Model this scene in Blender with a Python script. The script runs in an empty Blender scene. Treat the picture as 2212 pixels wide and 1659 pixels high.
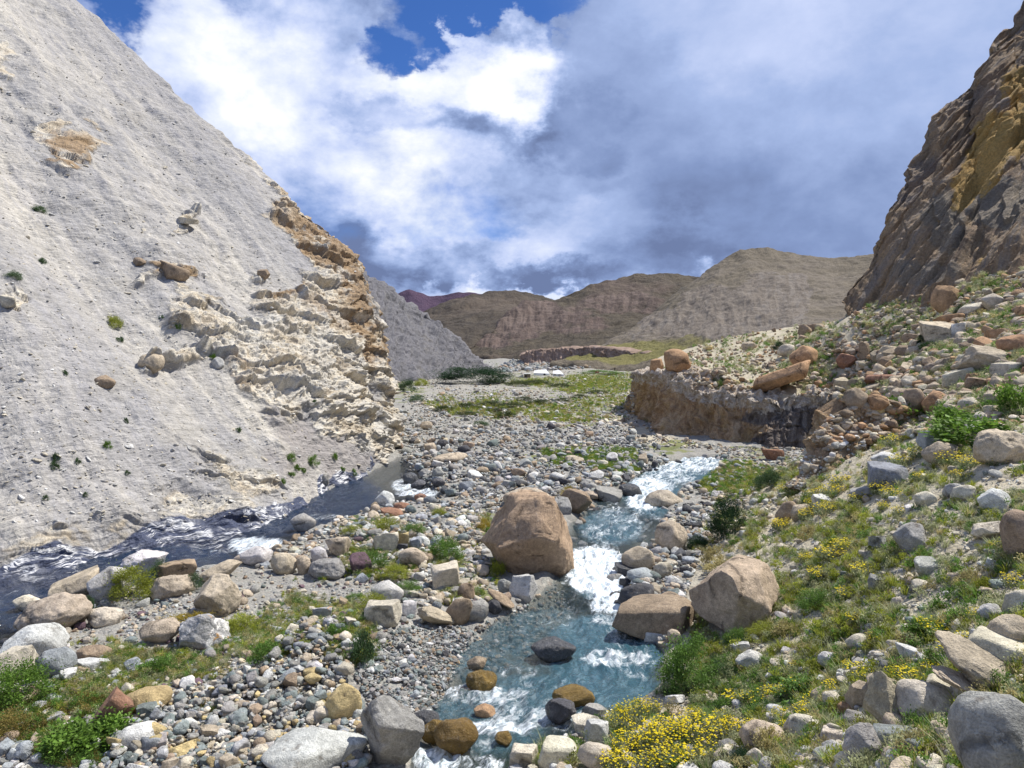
import bpy, bmesh, math, random
import numpy as np
from mathutils import Vector
from mathutils.bvhtree import BVHTree
random.seed(7); R = np.random.default_rng(11)
S = bpy.context.scene; COL = S.collection

# ------------------------------------------------------------------ camera and pixel -> world helpers (authoring frame 2212 x 1659)
F, CX, CY = 1640.0, 1106.0, 829.5
PI = math.pi; PT = math.radians(2.43); CP, SP = math.cos(PT), math.sin(PT)
cam = bpy.data.cameras.new("camera"); camo = bpy.data.objects.new("camera", cam); COL.objects.link(camo)
cam.sensor_width = 36; cam.lens = 36*F/2212; cam.clip_start = .05; cam.clip_end = 9000
camo.rotation_euler = (PI/2-PT, 0, 0); S.camera = camo

def ray(px, py):
    a = (np.asarray(px, float)-CX)/F; b = (CY-np.asarray(py, float))/F
    return np.stack([a, CP+SP*b, -SP+CP*b], -1)
def P(px, py, D):
    d = ray(px, py); return d*(np.asarray(D, float)/d[..., 1])[..., None]
def proj(p):
    p = np.asarray(p, float); dep = p[..., 1]*CP-p[..., 2]*SP; dep = np.where(dep < .05, .05, dep)
    return CX+F*p[..., 0]/dep, CY-F*(p[..., 1]*SP+p[..., 2]*CP)/dep
def sst(a, b, x):
    # smooth step from a to b (b may be below a)
    t = np.clip((x-a)/(b-a), 0, 1); return t*t*(3-2*t)

# ------------------------------------------------------------------ noise
_perm = R.permutation(256).astype(np.int64); _perm = np.concatenate([_perm, _perm])
_G = R.normal(size=(256, 3)); _G /= np.linalg.norm(_G, axis=1)[:, None]
def pn(p):
    p = np.asarray(p, float); sh = p.shape[:-1]; p = p.reshape(-1, 3); out = np.empty(len(p))
    for s in range(0, len(p), 400000):
        q = p[s:s+400000]; i = np.floor(q).astype(np.int64); f = q-i; u = f*f*f*(f*(f*6-15)+10); i &= 255; r = 0
        for dx in (0, 1):
            wx = u[:, 0] if dx else 1-u[:, 0]
            for dy in (0, 1):
                wy = u[:, 1] if dy else 1-u[:, 1]
                for dz in (0, 1):
                    wz = u[:, 2] if dz else 1-u[:, 2]
                    h = _perm[(_perm[(_perm[(i[:, 0]+dx) & 255]+i[:, 1]+dy) & 255]+i[:, 2]+dz) & 255]
                    r = r + wx*wy*wz*np.einsum('ij,ij->i', _G[h], f-np.array([dx, dy, dz]))
        out[s:s+400000] = r
    return out.reshape(sh)*1.5
def fbm(p, o=4, lac=2.03, g=.5):
    p = np.asarray(p, float); r = 0; a = 1
    for k in range(o):
        r = r+a*pn(p+k*17.3); p = p*lac; a *= g
    return r
def worley(p):
    p = np.asarray(p, float); sh = p.shape[:-1]; p = p.reshape(-1, 3); n = len(p)
    i = np.floor(p).astype(np.int64); f1 = np.full(n, 9.); f2 = np.full(n, 9.); idd = np.zeros(n)
    for dx in (-1, 0, 1):
        for dy in (-1, 0, 1):
            for dz in (-1, 0, 1):
                c = i+np.array([dx, dy, dz]); h = _perm[(_perm[(_perm[c[:, 0] & 255]+c[:, 1]) & 255]+c[:, 2]) & 255]
                q = c+.5+_G[h]*.45; d = np.linalg.norm(q-p, axis=1)
                nw = d < f1; f2 = np.where(nw, f1, np.minimum(f2, d)); f1 = np.where(nw, d, f1); idd = np.where(nw, h, idd)
    return f1.reshape(sh), f2.reshape(sh), (idd/255.).reshape(sh)
def segd(x, y, poly, closed=False):
    """distance to a polyline and a signed value (positive on its right side)"""
    x = np.asarray(x, float); y = np.asarray(y, float); best = np.full(x.shape, 1e18); sg = np.zeros(x.shape)
    pts = list(poly)+([poly[0]] if closed else [])
    for (ax, ay), (bx, by) in zip(pts[:-1], pts[1:]):
        ex, ey = bx-ax, by-ay; L = ex*ex+ey*ey+1e-12
        t = np.clip(((x-ax)*ex+(y-ay)*ey)/L, 0, 1); dx = x-ax-t*ex; dy = y-ay-t*ey; d = dx*dx+dy*dy
        cr = (x-ax)*ey-(y-ay)*ex; m = d < best; best = np.where(m, d, best); sg = np.where(m, cr, sg)
    d = np.sqrt(best); return d, np.where(sg > 0, d, -d)
def inpoly(x, y, poly):
    x = np.asarray(x, float); y = np.asarray(y, float); r = np.zeros(x.shape, bool); n = len(poly)
    for k in range(n):
        ax, ay = poly[k]; bx, by = poly[(k+1) % n]
        if ay == by: continue
        r ^= ((ay > y) != (by > y)) & (x < (bx-ax)*(y-ay)/(by-ay)+ax)
    return r
def pmask(px, py, poly, soft):
    d, _ = segd(px, py, poly, True); s = np.where(inpoly(px, py, poly), d, -d); return sst(-soft, soft, s)
def blobs(px, py, L):
    r = np.zeros(np.shape(px))
    for (cx, cy, rx, ry, *s) in L:
        r = np.maximum(r, (s[0] if s else 1)*(1-sst(.55, 1.15, np.sqrt(((px-cx)/rx)**2+((py-cy)/ry)**2))))
    return r

# ------------------------------------------------------------------ scene helpers
def tag(o, label=None, cat=None, group=None, kind=None):
    if label: o['label'] = label
    if cat: o['category'] = cat
    if group: o['group'] = group
    if kind: o['kind'] = kind
    return o
def mesh_np(name, V, Q, smooth=True):
    V = np.ascontiguousarray(V, np.float32).reshape(-1, 3); Q = np.ascontiguousarray(Q, np.int32); k = Q.shape[1]
    me = bpy.data.meshes.new(name); me.vertices.add(len(V)); me.vertices.foreach_set("co", V.ravel())
    me.loops.add(Q.size); me.loops.foreach_set("vertex_index", Q.ravel())
    me.polygons.add(len(Q)); me.polygons.foreach_set("loop_start", np.arange(0, Q.size, k, dtype=np.int32))
    me.polygons.foreach_set("use_smooth", np.full(len(Q), smooth)); me.update(calc_edges=True); return me
def attr(me, name, arr):
    arr = np.asarray(arr, np.float32)
    if arr.ndim == 1: a = me.attributes.new(name, 'FLOAT', 'POINT'); a.data.foreach_set("value", arr)
    elif arr.shape[1] == 3: a = me.attributes.new(name, 'FLOAT_VECTOR', 'POINT'); a.data.foreach_set("vector", arr.ravel())
    else: a = me.attributes.new(name, 'FLOAT_COLOR', 'POINT'); a.data.foreach_set("color", arr.ravel())
def gridq(nv, nu):
    i = np.arange(nv*nu).reshape(nv, nu)
    return np.stack([i[:-1, :-1], i[:-1, 1:], i[1:, 1:], i[1:, :-1]], -1).reshape(-1, 4)
def obj(name, me, mat=None, parent=None, loc=None):
    o = bpy.data.objects.new(name, me); COL.objects.link(o)
    if mat and me is not None and not me.materials: me.materials.append(mat)
    if parent: o.parent = parent
    if loc is not None: o.location = loc
    return o
def normals(Pg):
    du = np.gradient(Pg, axis=1); dv = np.gradient(Pg, axis=0); n = np.cross(du, dv)
    return n/(np.linalg.norm(n, axis=-1, keepdims=True)+1e-9)
def resample(row, n):
    row = np.array(row, float); d = np.r_[0, np.cumsum(np.hypot(*np.diff(row[:, :2], axis=0).T))]; d /= d[-1]
    t = np.linspace(0, 1, n); return np.stack([np.interp(t, d, row[:, k]) for k in range(row.shape[1])], -1)
def loft(rows, nu, nv, ease=None):
    """rows of (px, py, D) -> an (nv, nu, 3) grid of world points"""
    W = np.stack([P(r[:, 0], r[:, 1], r[:, 2]) for r in (resample(q, nu) for q in rows)])
    t = np.linspace(0, len(rows)-1, nv)
    if ease is not None: t = ease(t)
    k = np.clip(t.astype(int), 0, len(rows)-2); f = (t-k)[:, None, None]; n = len(rows)
    p0, p1, p2, p3 = W[np.maximum(k-1, 0)], W[k], W[k+1], W[np.minimum(k+2, n-1)]
    m1 = (p2-p0)*np.where(k == 0, .5, .5)[:, None, None]; m2 = (p3-p1)*.5
    f2, f3 = f*f, f*f*f
    return (2*f3-3*f2+1)*p1+(f3-2*f2+f)*m1+(-2*f3+3*f2)*p2+(f3-f2)*m2
def bvh_of(Pg):
    nv, nu, _ = Pg.shape; return BVHTree.FromPolygons(Pg.reshape(-1, 3).tolist(), gridq(nv, nu).tolist())

# ------------------------------------------------------------------ node helpers
class NT:
    def __init__(s, tree): s.t = tree; s.N = tree.nodes; s.L = tree.links
    def n(s, typ, ins=None, **kw):
        nd = s.N.new(typ)
        for k, v in kw.items(): setattr(nd, k, v)
        for k, v in (ins or {}).items():
            sock = nd.inputs[k]
            if isinstance(v, bpy.types.NodeSocket): s.L.new(v, sock)
            else: sock.default_value = v
        return nd
    def math(s, op, a, b=0., c=0., clamp=False):
        return s.n('ShaderNodeMath', {0: a, 1: b, 2: c}, operation=op, use_clamp=clamp).outputs[0]
    def vm(s, op, a, b=(0, 0, 0)):
        nd = s.n('ShaderNodeVectorMath', {0: a, 1: b}, operation=op); return nd.outputs['Value' if op in ('LENGTH', 'DISTANCE', 'DOT_PRODUCT') else 0]
    def mix(s, f, a, b, mode='MIX'):
        nd = s.N.new('ShaderNodeMix'); nd.data_type = 'RGBA'; nd.blend_type = mode; nd.clamp_factor = True
        for k, v in ((0, f), (6, a), (7, b)):
            if isinstance(v, bpy.types.NodeSocket): s.L.new(v, nd.inputs[k])
            else: nd.inputs[k].default_value = v if k == 0 else ((*v, 1) if len(v) == 3 else v)
        return nd.outputs[2]
    def noise(s, vec, sc, det=6, rough=.6, dist=0., out=0, **kw):
        return s.n('ShaderNodeTexNoise', {'Vector': vec, 'Scale': sc, 'Detail': det, 'Roughness': rough, 'Distortion': dist}, **kw).outputs[out]
    def vor(s, vec, sc, feature='F1', out='Distance', rnd=1.):
        return s.n('ShaderNodeTexVoronoi', {'Vector': vec, 'Scale': sc, 'Randomness': rnd}, feature=feature).outputs[out]
    def ramp(s, f, stops, interp='LINEAR'):
        nd = s.n('ShaderNodeValToRGB', {0: f}); cr = nd.color_ramp; cr.interpolation = interp
        while len(cr.elements) < len(stops): cr.elements.new(.5)
        for e, (p, c) in zip(cr.elements, stops): e.position = p; e.color = (*c, 1) if len(c) == 3 else c
        return nd.outputs[0]
    def mr(s, v, a, b, c=0., d=1., smooth=True):
        return s.n('ShaderNodeMapRange', {'Value': v, 'From Min': a, 'From Max': b, 'To Min': c, 'To Max': d}, interpolation_type='SMOOTHSTEP' if smooth else 'LINEAR').outputs[0]
    def at(s, name, out='Fac', typ='GEOMETRY'): return s.n('ShaderNodeAttribute', attribute_name=name, attribute_type=typ).outputs[out]
    def pos(s): return s.n('ShaderNodeNewGeometry').outputs['Position']
    def bump(s, h, strength=1., dist=.05, nrm=None):
        d = {'Height': h, 'Strength': strength, 'Distance': dist}
        if nrm is not None: d['Normal'] = nrm
        return s.n('ShaderNodeBump', d).outputs[0]
    def scale(s, vec, v): return s.vm('MULTIPLY', vec, v)
def material(name):
    m = bpy.data.materials.new(name); m.use_nodes = True; t = NT(m.node_tree); b = m.node_tree.nodes['Principled BSDF']
    b.inputs['Roughness'].default_value = .9; b.inputs['Specular IOR Level'].default_value = .25; return m, t, b
def put(t, b, **kw):
    for k, v in kw.items():
        sock = b.inputs[k.replace('_', ' ')]
        if isinstance(v, bpy.types.NodeSocket): t.L.new(v, sock)
        else: sock.default_value = v
def gain(t, col, f):   # multiply a colour by a scalar socket
    c = t.n('ShaderNodeCombineColor', {0: f, 1: f, 2: f}).outputs[0]
    return t.mix(1., col, c, 'MULTIPLY')
# ================================================================== MATERIALS
# ---- the ground sheet
def mat_ground():
    m, t, b = material("ground"); p = t.pos()
    grass, sand, wet, gravel = t.at('grass'), t.at('sand'), t.at('wet'), t.at('gravel')
    n1 = t.noise(p, .5, 8, .65); n2 = t.noise(p, 4., 8, .7); n3 = t.noise(p, 22., 4, .7)
    vc = t.n('ShaderNodeTexVoronoi', {'Vector': p, 'Scale': 17.}); vf = t.n('ShaderNodeTexVoronoi', {'Vector': p, 'Scale': 48.})
    peb = t.ramp(t.n('ShaderNodeSeparateColor', {0: vc.outputs['Color']}).outputs[0], [(0, (.13, .13, .125)), (.35, (.25, .25, .225)), (.6, (.34, .335, .29)), (.8, (.24, .20, .17)), (1, (.48, .46, .41))])
    peb2 = t.ramp(t.n('ShaderNodeSeparateColor', {0: vf.outputs['Color']}).outputs[0], [(0, (.15, .15, .15)), (.5, (.29, .28, .26)), (1, (.44, .42, .37))])
    fine = t.mix(t.mr(n2, .4, .6), (.20, .195, .18), (.31, .295, .265))
    g = t.mix(t.mr(n2, .35, .6), peb2, peb); g = t.mix(t.math('MULTIPLY', t.mr(n1, .4, .62), t.math('SUBTRACT', 1., gravel)), g, fine)
    sandc = t.mix(t.mr(n2, .3, .7), (.36, .315, .225), (.52, .465, .355)); sandc = t.mix(t.mr(n3, .5, .75, 0, .7), sandc, (.60, .55, .44))
    sandc = t.mix(t.mr(n1, .5, .7, 0, .5), sandc, (.36, .34, .27))
    c = t.mix(sand, g, sandc)
    gr = t.mix(t.mr(n1, .35, .65), (.11, .14, .035), (.20, .205, .075)); gr = t.mix(t.mr(n3, .4, .75, 0, .6), gr, (.13, .13, .05))
    gm = t.mr(t.math('ADD', grass, t.math('MULTIPLY', t.math('SUBTRACT', n2, .5), 1.3)), .34, .62)
    c = t.mix(t.math('MULTIPLY', gm, .9), c, gr)
    c = t.mix(wet, c, t.mix(1., c, (.42, .44, .40), 'MULTIPLY'))
    h = t.math('ADD', t.math('MULTIPLY', vc.outputs['Distance'], -.5), t.math('MULTIPLY', n3, .5)); h = t.math('ADD', h, t.math('MULTIPLY', vf.outputs['Distance'], -.2))
    put(t, b, Base_Color=c, Normal=t.bump(h, .9, .05), Roughness=t.mr(wet, 0, 1, .95, .35)); return m
# ---- rock stuff shared by every stone: colour comes from the object, or from the point of an instance
def mat_rock(name, source, wet=0., cracks=False):
    m, t, b = material(name); p = t.pos()
    base = t.n('ShaderNodeObjectInfo').outputs['Color'] if source == 'OBJ' else t.at('col', 'Color', 'INSTANCER')
    n1 = t.noise(p, 2.2, 7, .65); n2 = t.noise(p, 11., 6, .7); n3 = t.noise(p, 55., 3, .7)
    c = gain(t, base, t.mr(n1, .25, .75, .72, 1.25)); c = gain(t, c, t.mr(n2, .3, .7, .78, 1.2)); c = gain(t, c, t.mr(n3, .3, .7, .78, 1.2))
    c = t.mix(t.mr(n2, .60, .72, 0, .35), c, (.62, .58, .49))                       # pale mineral and lichen patches
    c = t.mix(t.mr(t.noise(p, 5.3, 5, .7), .56, .68, 0, .55), c, (.13, .105, .08))   # dark weathering
    if not wet: c = t.mix(t.mr(t.noise(p, 1.3, 3, .6), .58, .75, 0, .16), c, (.30, .23, .14))
    h = t.math('ADD', t.math('MULTIPLY', n2, .6), t.math('MULTIPLY', n3, .22)); h = t.math('ADD', h, t.math('MULTIPLY', n1, .7))
    if cracks:
        w = t.n('ShaderNodeMix', {0: .22, 4: p, 5: t.noise(p, 2., 4, .6, out=1)}, data_type='VECTOR').outputs[1]
        cr = t.mr(t.vor(w, .75, 'DISTANCE_TO_EDGE'), 0., .035); cr = t.math('MAXIMUM', cr, t.mr(n1, .42, .5)); h = t.math('ADD', h, t.math('MULTIPLY', cr, .35)); c = gain(t, c, t.mr(cr, 0, 1, .5, 1.))
    put(t, b, Base_Color=c, Normal=t.bump(h, .85, .09), Roughness=.25 if wet else .92); return m
# ---- the scree hill
def strata_cracks(t, p): 
    w = t.vm('ADD', p, t.scale(t.noise(p, .5, 5, .6, out=1), (1.2, 1.2, 1.2)))
    return w
def mat_scree(name, base=((.37, .345, .30), (.53, .495, .43)), blue=.5, dim=None):
    m, t, b = material(name); p = t.pos(); fl0 = t.at('flow', 'Vector'); fl = t.vm('ADD', fl0, t.scale(t.vm('SUBTRACT', t.noise(p, .16, 4, .6, out=1), (.5, .5, .5)), (2.6, 5., 0))); out, sl, ch = t.at('outcrop'), t.at('slate'), t.at('chute')
    st = t.noise(t.scale(fl, (.55, .05, 1)), 1., 7, .65); st2 = t.noise(t.scale(fl, (2.2, .16, 1)), 1., 6, .7)
    n1 = t.noise(p, .35, 8, .65); n2 = t.noise(p, 3.2, 8, .72); n3 = t.noise(p, 16., 5, .75)
    bd = t.n('ShaderNodeCombineXYZ', {0: t.at('bed'), 1: t.math('MULTIPLY', t.n('ShaderNodeSeparateXYZ', {0: p}).outputs[0], .22), 2: t.math('MULTIPLY', t.n('ShaderNodeSeparateXYZ', {0: p}).outputs[1], .22)}).outputs[0]
    lay = t.noise(bd, 1.6, 8, .74)
    sq = t.scale(fl0, (2.6, 6.5, 1.)); chip = t.n('ShaderNodeTexVoronoi', {'Vector': t.vm('ADD', sq, t.scale(t.noise(p, 3., 3, .6, out=1), (.8, .8, .8))), 'Scale': 1.}, distance='MINKOWSKI')
    chipc = t.n('ShaderNodeSeparateColor', {0: chip.outputs['Color']}).outputs[0]
    c = t.mix(t.mr(n2, .3, .7), base[0], base[1])
    c = t.mix(t.mr(t.math('ADD', st, t.math('MULTIPLY', n1, .5)), .62, .88, 0, blue+.1), c, (.28, .275, .28))
    c = t.mix(t.mr(t.noise(t.scale(fl, (.13, .016, 1)), 1., 4, .55), .47, .60, 0, .55), c, (.26, .255, .262))
    c = t.mix(t.mr(st2, .48, .62, 0, .48), c, (.33, .32, .325)); c = t.mix(t.mr(t.noise(t.scale(fl, (.22, .05, 1)), 1., 6, .65, .4), .47, .62, 0, .6), c, (.27, .265, .265))
    c = t.mix(t.mr(st2, .48, .3, 0, .4), c, (.54, .51, .455))
    c = t.mix(t.mr(n1, .52, .7, 0, .5), c, (.46, .415, .33))
    c = t.mix(t.mr(n1, .48, .64, 0, .42), c, (.30, .292, .28)); c = t.mix(t.mr(n2, .60, .70, 0, .35), c, (.22, .21, .20))
    c = gain(t, c, t.mr(chipc, 0, 1, .88, 1.10)); c = gain(t, c, t.mr(n3, .3, .7, .82, 1.15))  # grain tone, its contrast raised to paint the shadows of small stones
    c = t.mix(t.math('MULTIPLY', ch, .7), c, (.25, .225, .215))
    oc = t.ramp(lay, [(.26, (.10, .08, .06)), (.37, (.30, .255, .195)), (.46, (.50, .43, .325)), (.53, (.60, .55, .455)), (.60, (.36, .34, .31)), (.70, (.56, .53, .46)), (.82, (.30, .28, .25))])
    oc = t.mix(t.mr(n1, .46, .58, 0, .6), oc, (.54, .52, .47)); oc = t.mix(t.math('MULTIPLY', t.at('rust'), t.mr(t.noise(p, .9, 5, .6), .34, .52, 0, .85)), oc, (.27, .175, .09)); oc = gain(t, oc, t.mr(n3, .3, .7, .7, 1.25))
    om = t.mr(t.math('ADD', t.math('ADD', out, t.math('MULTIPLY', t.math('SUBTRACT', n2, .5), .9)), t.math('MULTIPLY', t.math('SUBTRACT', t.noise(p, .55, 6, .65), .56), 1.7)), .3, .6); c = t.mix(om, c, oc)
    # folded dark slate with white quartz veins along the foot
    q = t.vm('ADD', p, t.scale(t.noise(p, .3, 4, .55, out=1), (3., 3., 2.)))
    ve = t.noise(t.scale(q, (.55, .55, 5.2)), 1., 4, .62); ve2 = t.noise(t.scale(q, (.8, .8, 9.)), 1., 3, .6)
    sc = t.mix(t.mr(n3, .3, .7), (.030, .038, .068), (.085, .10, .16)); sc = t.mix(t.mr(t.noise(t.scale(q, (.4, .4, 2.)), 1., 3), .5, .7, 0, .5), sc, (.15, .155, .175))
    vw = t.math('MAXIMUM', t.mr(t.math('ABSOLUTE', t.math('SUBTRACT', ve, .52)), .016, .036, 1, 0), t.mr(t.math('ABSOLUTE', t.math('SUBTRACT', ve2, .55)), .012, .026, .85, 0))
    vw = t.math('MULTIPLY', vw, t.mr(t.noise(p, .8, 4, .6), .42, .56)); sc = t.mix(vw, sc, (.72, .72, .72))
    sm = t.mr(t.math('ADD', sl, t.math('MULTIPLY', t.math('SUBTRACT', n2, .5), .7)), .4, .58); c = t.mix(sm, c, sc)
    if dim: c = t.mix(1., c, dim, 'MULTIPLY')
    h = t.math('ADD', t.math('MULTIPLY', chip.outputs['Distance'], -.30), t.math('MULTIPLY', n3, .45)); h = t.math('ADD', h, t.math('MULTIPLY', n2, .8))
    h = t.math('ADD', h, t.math('MULTIPLY', t.math('MULTIPLY', lay, om), 3.5)); h = t.math('ADD', h, t.math('MULTIPLY', t.math('MULTIPLY', ve, sm), 2.))
    put(t, b, Base_Color=c, Normal=t.bump(h, .6, .10), Roughness=t.mr(sm, 0, 1, .95, .6)); return m
# ---- the tall dark cliff, eroded banks
def mat_cliff():
    m, t, b = material("cliff_rock"); p = t.pos(); fl = t.at('flow', 'Vector'); oc, gr = t.at('ochre'), t.at('grey')
    st = t.noise(t.scale(fl, (2.0, .10, 1)), 1., 9, .74, .2); n1 = t.noise(p, .25, 7, .6); n2 = t.noise(p, 1.4, 8, .7); n3 = t.noise(p, 8., 5, .7)
    c = t.ramp(st, [(.3, (.19, .135, .095)), (.43, (.34, .245, .165)), (.52, (.48, .35, .22)), (.6, (.38, .32, .265)), (.72, (.55, .42, .28))])
    c = t.mix(t.mr(n1, .52, .66, 0, .45), c, (.28, .255, .25)); c = t.mix(t.mr(n2, .56, .7, 0, .5), c, (.48, .30, .14))
    c = t.mix(t.mr(t.math('ADD', gr, t.math('MULTIPLY', t.math('SUBTRACT', n2, .5), 1.)), .35, .6, 0, .55), c, (.27, .265, .235))
    c = t.mix(t.mr(t.math('ADD', oc, t.math('MULTIPLY', t.math('SUBTRACT', n2, .5), 2.2)), .24, .72, 0, .85), c, (.62, .40, .12))
    c = gain(t, c, t.mr(n3, .3, .7, .75, 1.25))
    h = t.math('ADD', t.math('MULTIPLY', st, 1.4), t.math('MULTIPLY', n2, .8)); h = t.math('ADD', h, t.math('MULTIPLY', n3, .25))
    put(t, b, Base_Color=c, Normal=t.bump(h, 1., .8)); return m
def mat_bank():
    m, t, b = material("bank_earth"); p = t.pos(); fl = t.at('flow', 'Vector'); sl, tp = t.at('slate'), t.at('top')
    st = t.noise(t.scale(fl, (2.0, 1.0, 1)), 1., 8, .7, 1.2); n1 = t.noise(p, .5, 5, .6); n2 = t.noise(p, 3.5, 7, .7); n3 = t.noise(p, 15., 4, .7)
    c = t.ramp(st, [(.32, (.25, .16, .10)), (.48, (.48, .33, .20)), (.58, (.60, .45, .29)), (.7, (.42, .32, .23))]); c = t.mix(t.mr(n1, .5, .65, 0, .6), c, (.52, .36, .16))
    d = t.ramp(st, [(.32, (.07, .055, .05)), (.52, (.19, .16, .14)), (.7, (.34, .31, .28))])
    c = t.mix(t.mr(t.math('ADD', sl, t.math('MULTIPLY', t.math('SUBTRACT', n2, .5), .9)), .35, .6), c, d)
    w = t.mix(t.mr(n2, .4, .6), (.46, .37, .28), (.76, .70, .62)); c = t.mix(t.mr(t.math('ADD', tp, t.math('MULTIPLY', t.math('SUBTRACT', n2, .5), 1.6)), .45, .65, 0, .85), c, w)
    c = gain(t, c, t.mr(n3, .3, .7, .75, 1.22)); h = t.math('ADD', t.math('MULTIPLY', st, 1.2), t.math('MULTIPLY', n2, 1.)); h = t.math('ADD', h, t.math('MULTIPLY', n3, .3))
    put(t, b, Base_Color=c, Normal=t.bump(h, 1., .3)); return m
# ---- the far hills: dry grass over earth, bare gullied scree where the mask says
def mat_hill(name, grass, scree, pale, sc=1., pm=.5):
    m, t, b = material(name); p = t.pos(); fl = t.at('flow', 'Vector'); msk, veg = t.at('bare'), t.at('veg')
    st = t.noise(t.scale(fl, (.7*sc, .06*sc, 1)), 1., 8, .68, .3); n1 = t.noise(p, .03*sc, 7, .62); n2 = t.noise(p, .25*sc, 8, .7); n3 = t.noise(p, 1.6*sc, 6, .75)
    c = t.mix(t.mr(n2, .35, .65), grass[0], grass[1]); c = t.mix(t.mr(n3, .6, .72, 0, .75), c, grass[2]); c = t.mix(t.mr(n1, .5, .64, 0, .55), c, scree[1])
    s = t.mix(t.mr(st, .38, .6), scree[0], scree[1]); s = t.mix(t.mr(t.math('ADD', st, t.math('MULTIPLY', n1, .6)), .78, .95, 0, pm), s, pale); s = t.mix(t.mr(n3, .58, .7, 0, .6), s, scree[0])
    c = t.mix(t.mr(t.math('ADD', msk, t.math('MULTIPLY', t.math('SUBTRACT', n2, .5), 1.1)), .35, .65), c, s)
    c = t.mix(t.mr(t.math('ADD', veg, t.math('MULTIPLY', t.math('SUBTRACT', n2, .5), .9)), .4, .7, 0, .85), c, (.17, .155, .045))
    h = t.math('ADD', n2, t.math('MULTIPLY', n3, .45)); put(t, b, Base_Color=c, Normal=t.bump(h, .8, 1.2/sc)); return m
# ---- water
def mat_water(name="stream_water", tone=(1, 1, 1), stretch=(1, 1, 1)):
    m, t, b = material(name); p = t.pos(); fl = t.at('flow', 'Vector'); fo, dp = t.at('foam'), t.at('deep')
    w = t.scale(t.vm('ADD', fl, t.scale(t.noise(p, 1.6, 4, .6, out=1), (.55, .55, 0))), stretch)
    a1 = t.noise(t.scale(w, (3.2, .9, 1)), 1., 8, .74, .6); a2 = t.noise(t.scale(w, (9., 3.0, 1)), 1., 6, .75, .4); a3 = t.noise(p, 5., 6, .7)
    thr = t.math('ADD', t.math('MULTIPLY', a1, .62), t.math('MULTIPLY', a2, .38))
    thr = t.math('ADD', t.math('MULTIPLY', thr, .75), t.math('MULTIPLY', t.noise(t.scale(w, (16., 6., 1)), 1., 5, .8, .5), .25))
    f = t.mr(t.math('ADD', thr, t.math('MULTIPLY', t.math('SUBTRACT', fo, .5), .34)), .50, .67)
    f = t.math('MULTIPLY', f, t.mr(t.math('ADD', fo, .10), .03, .25))
    depth = t.mr(t.math('ADD', dp, t.math('MULTIPLY', t.math('SUBTRACT', a3, .5), .7)), .1, .9)
    body = t.mix(depth, (.08, .115, .12), (.042, .112, .15)); body = t.mix(t.mr(a2, .42, .68, 0, .75), body, (.18, .28, .33)); body = t.mix(t.mr(a3, .55, .7, 0, .4), body, (.05, .10, .11))
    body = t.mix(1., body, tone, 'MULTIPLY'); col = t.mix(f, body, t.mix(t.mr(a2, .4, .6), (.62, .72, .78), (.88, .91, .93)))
    h = t.math('ADD', t.noise(t.scale(w, (2., 1.1, 1)), 1.2, 5, .6), t.math('MULTIPLY', a2, .45))
    bn = t.bump(h, 1., .13)
    put(t, b, Base_Color=col, Normal=bn, Roughness=t.mr(f, 0, 1, .07, .6), IOR=1.33); b.inputs['Specular IOR Level'].default_value = .5
    put(t, b, Alpha=t.math('MAXIMUM', f, t.mr(depth, 0, 1, .25, .80))); return m
# ---- leaves
def mat_leaf(name, source):
    m, t, b = material(name)
    base = t.n('ShaderNodeObjectInfo').outputs['Color'] if source == 'OBJ' else t.at('col', 'Color', 'INSTANCER')
    c = gain(t, base, t.at('shade')); tr = t.n('ShaderNodeBsdfTranslucent', {'Color': gain(t, c, 1.1)})
    put(t, b, Base_Color=c, Roughness=.6); mx = t.n('ShaderNodeMixShader', {0: .38, 1: b.outputs[0], 2: tr.outputs[0]})
    t.L.new(mx.outputs[0], m.node_tree.nodes['Material Output'].inputs[0]); return m
def mat_flat(name, col, rough=.8):
    m, t, b = material(name); n = t.noise(t.pos(), 6., 4, .6); put(t, b, Base_Color=gain(t, t.mix(0., col, col), t.mr(n, .3, .7, .85, 1.1)), Roughness=rough); return m

M = dict(ground=mat_ground(), rock=mat_rock("boulder_stone", 'OBJ', cracks=True), wetrock=mat_rock("wet_stone", 'OBJ', wet=1.), stone=mat_rock("loose_stone", 'INST'),
         scree=mat_scree("scree_slope"), cliff=mat_cliff(), bank=mat_bank(), water=mat_water(), leaf=mat_leaf("leaf", 'OBJ'), grass=mat_leaf("grass_blade", 'INST'))
M['scree2'] = mat_scree('blue_scree', ((.20, .20, .215), (.46, .44, .42)), .9, (.50, .50, .53))
M['water2'] = mat_water('side_stream_slate_water', (.20, .21, .36), (1.5, .42, 1))  # dark tone and streaks cover the slate band as well as real water
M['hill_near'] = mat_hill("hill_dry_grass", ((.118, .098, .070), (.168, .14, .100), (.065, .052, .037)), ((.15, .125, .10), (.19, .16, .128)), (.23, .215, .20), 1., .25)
M['hill_mid'] = mat_hill("hill_brown", ((.062, .05, .036), (.095, .077, .052), (.03, .027, .02)), ((.082, .06, .05), (.14, .10, .083)), (.18, .145, .12), .55, .3)  # brown base colours kept dark, cloud shade put into the colour
M['hill_far'] = mat_hill("hill_dark", ((.055, .044, .034), (.082, .066, .048), (.03, .027, .02)), ((.09, .07, .055), (.13, .10, .075)), (.18, .15, .12), .4)  # dark base likewise carries the cloud shade in its colour
M['mountain'] = mat_hill("mountain_purple", ((.055, .035, .065), (.085, .05, .085), (.04, .03, .06)), ((.05, .035, .065), (.10, .06, .085)), (.12, .09, .12), .08)
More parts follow.
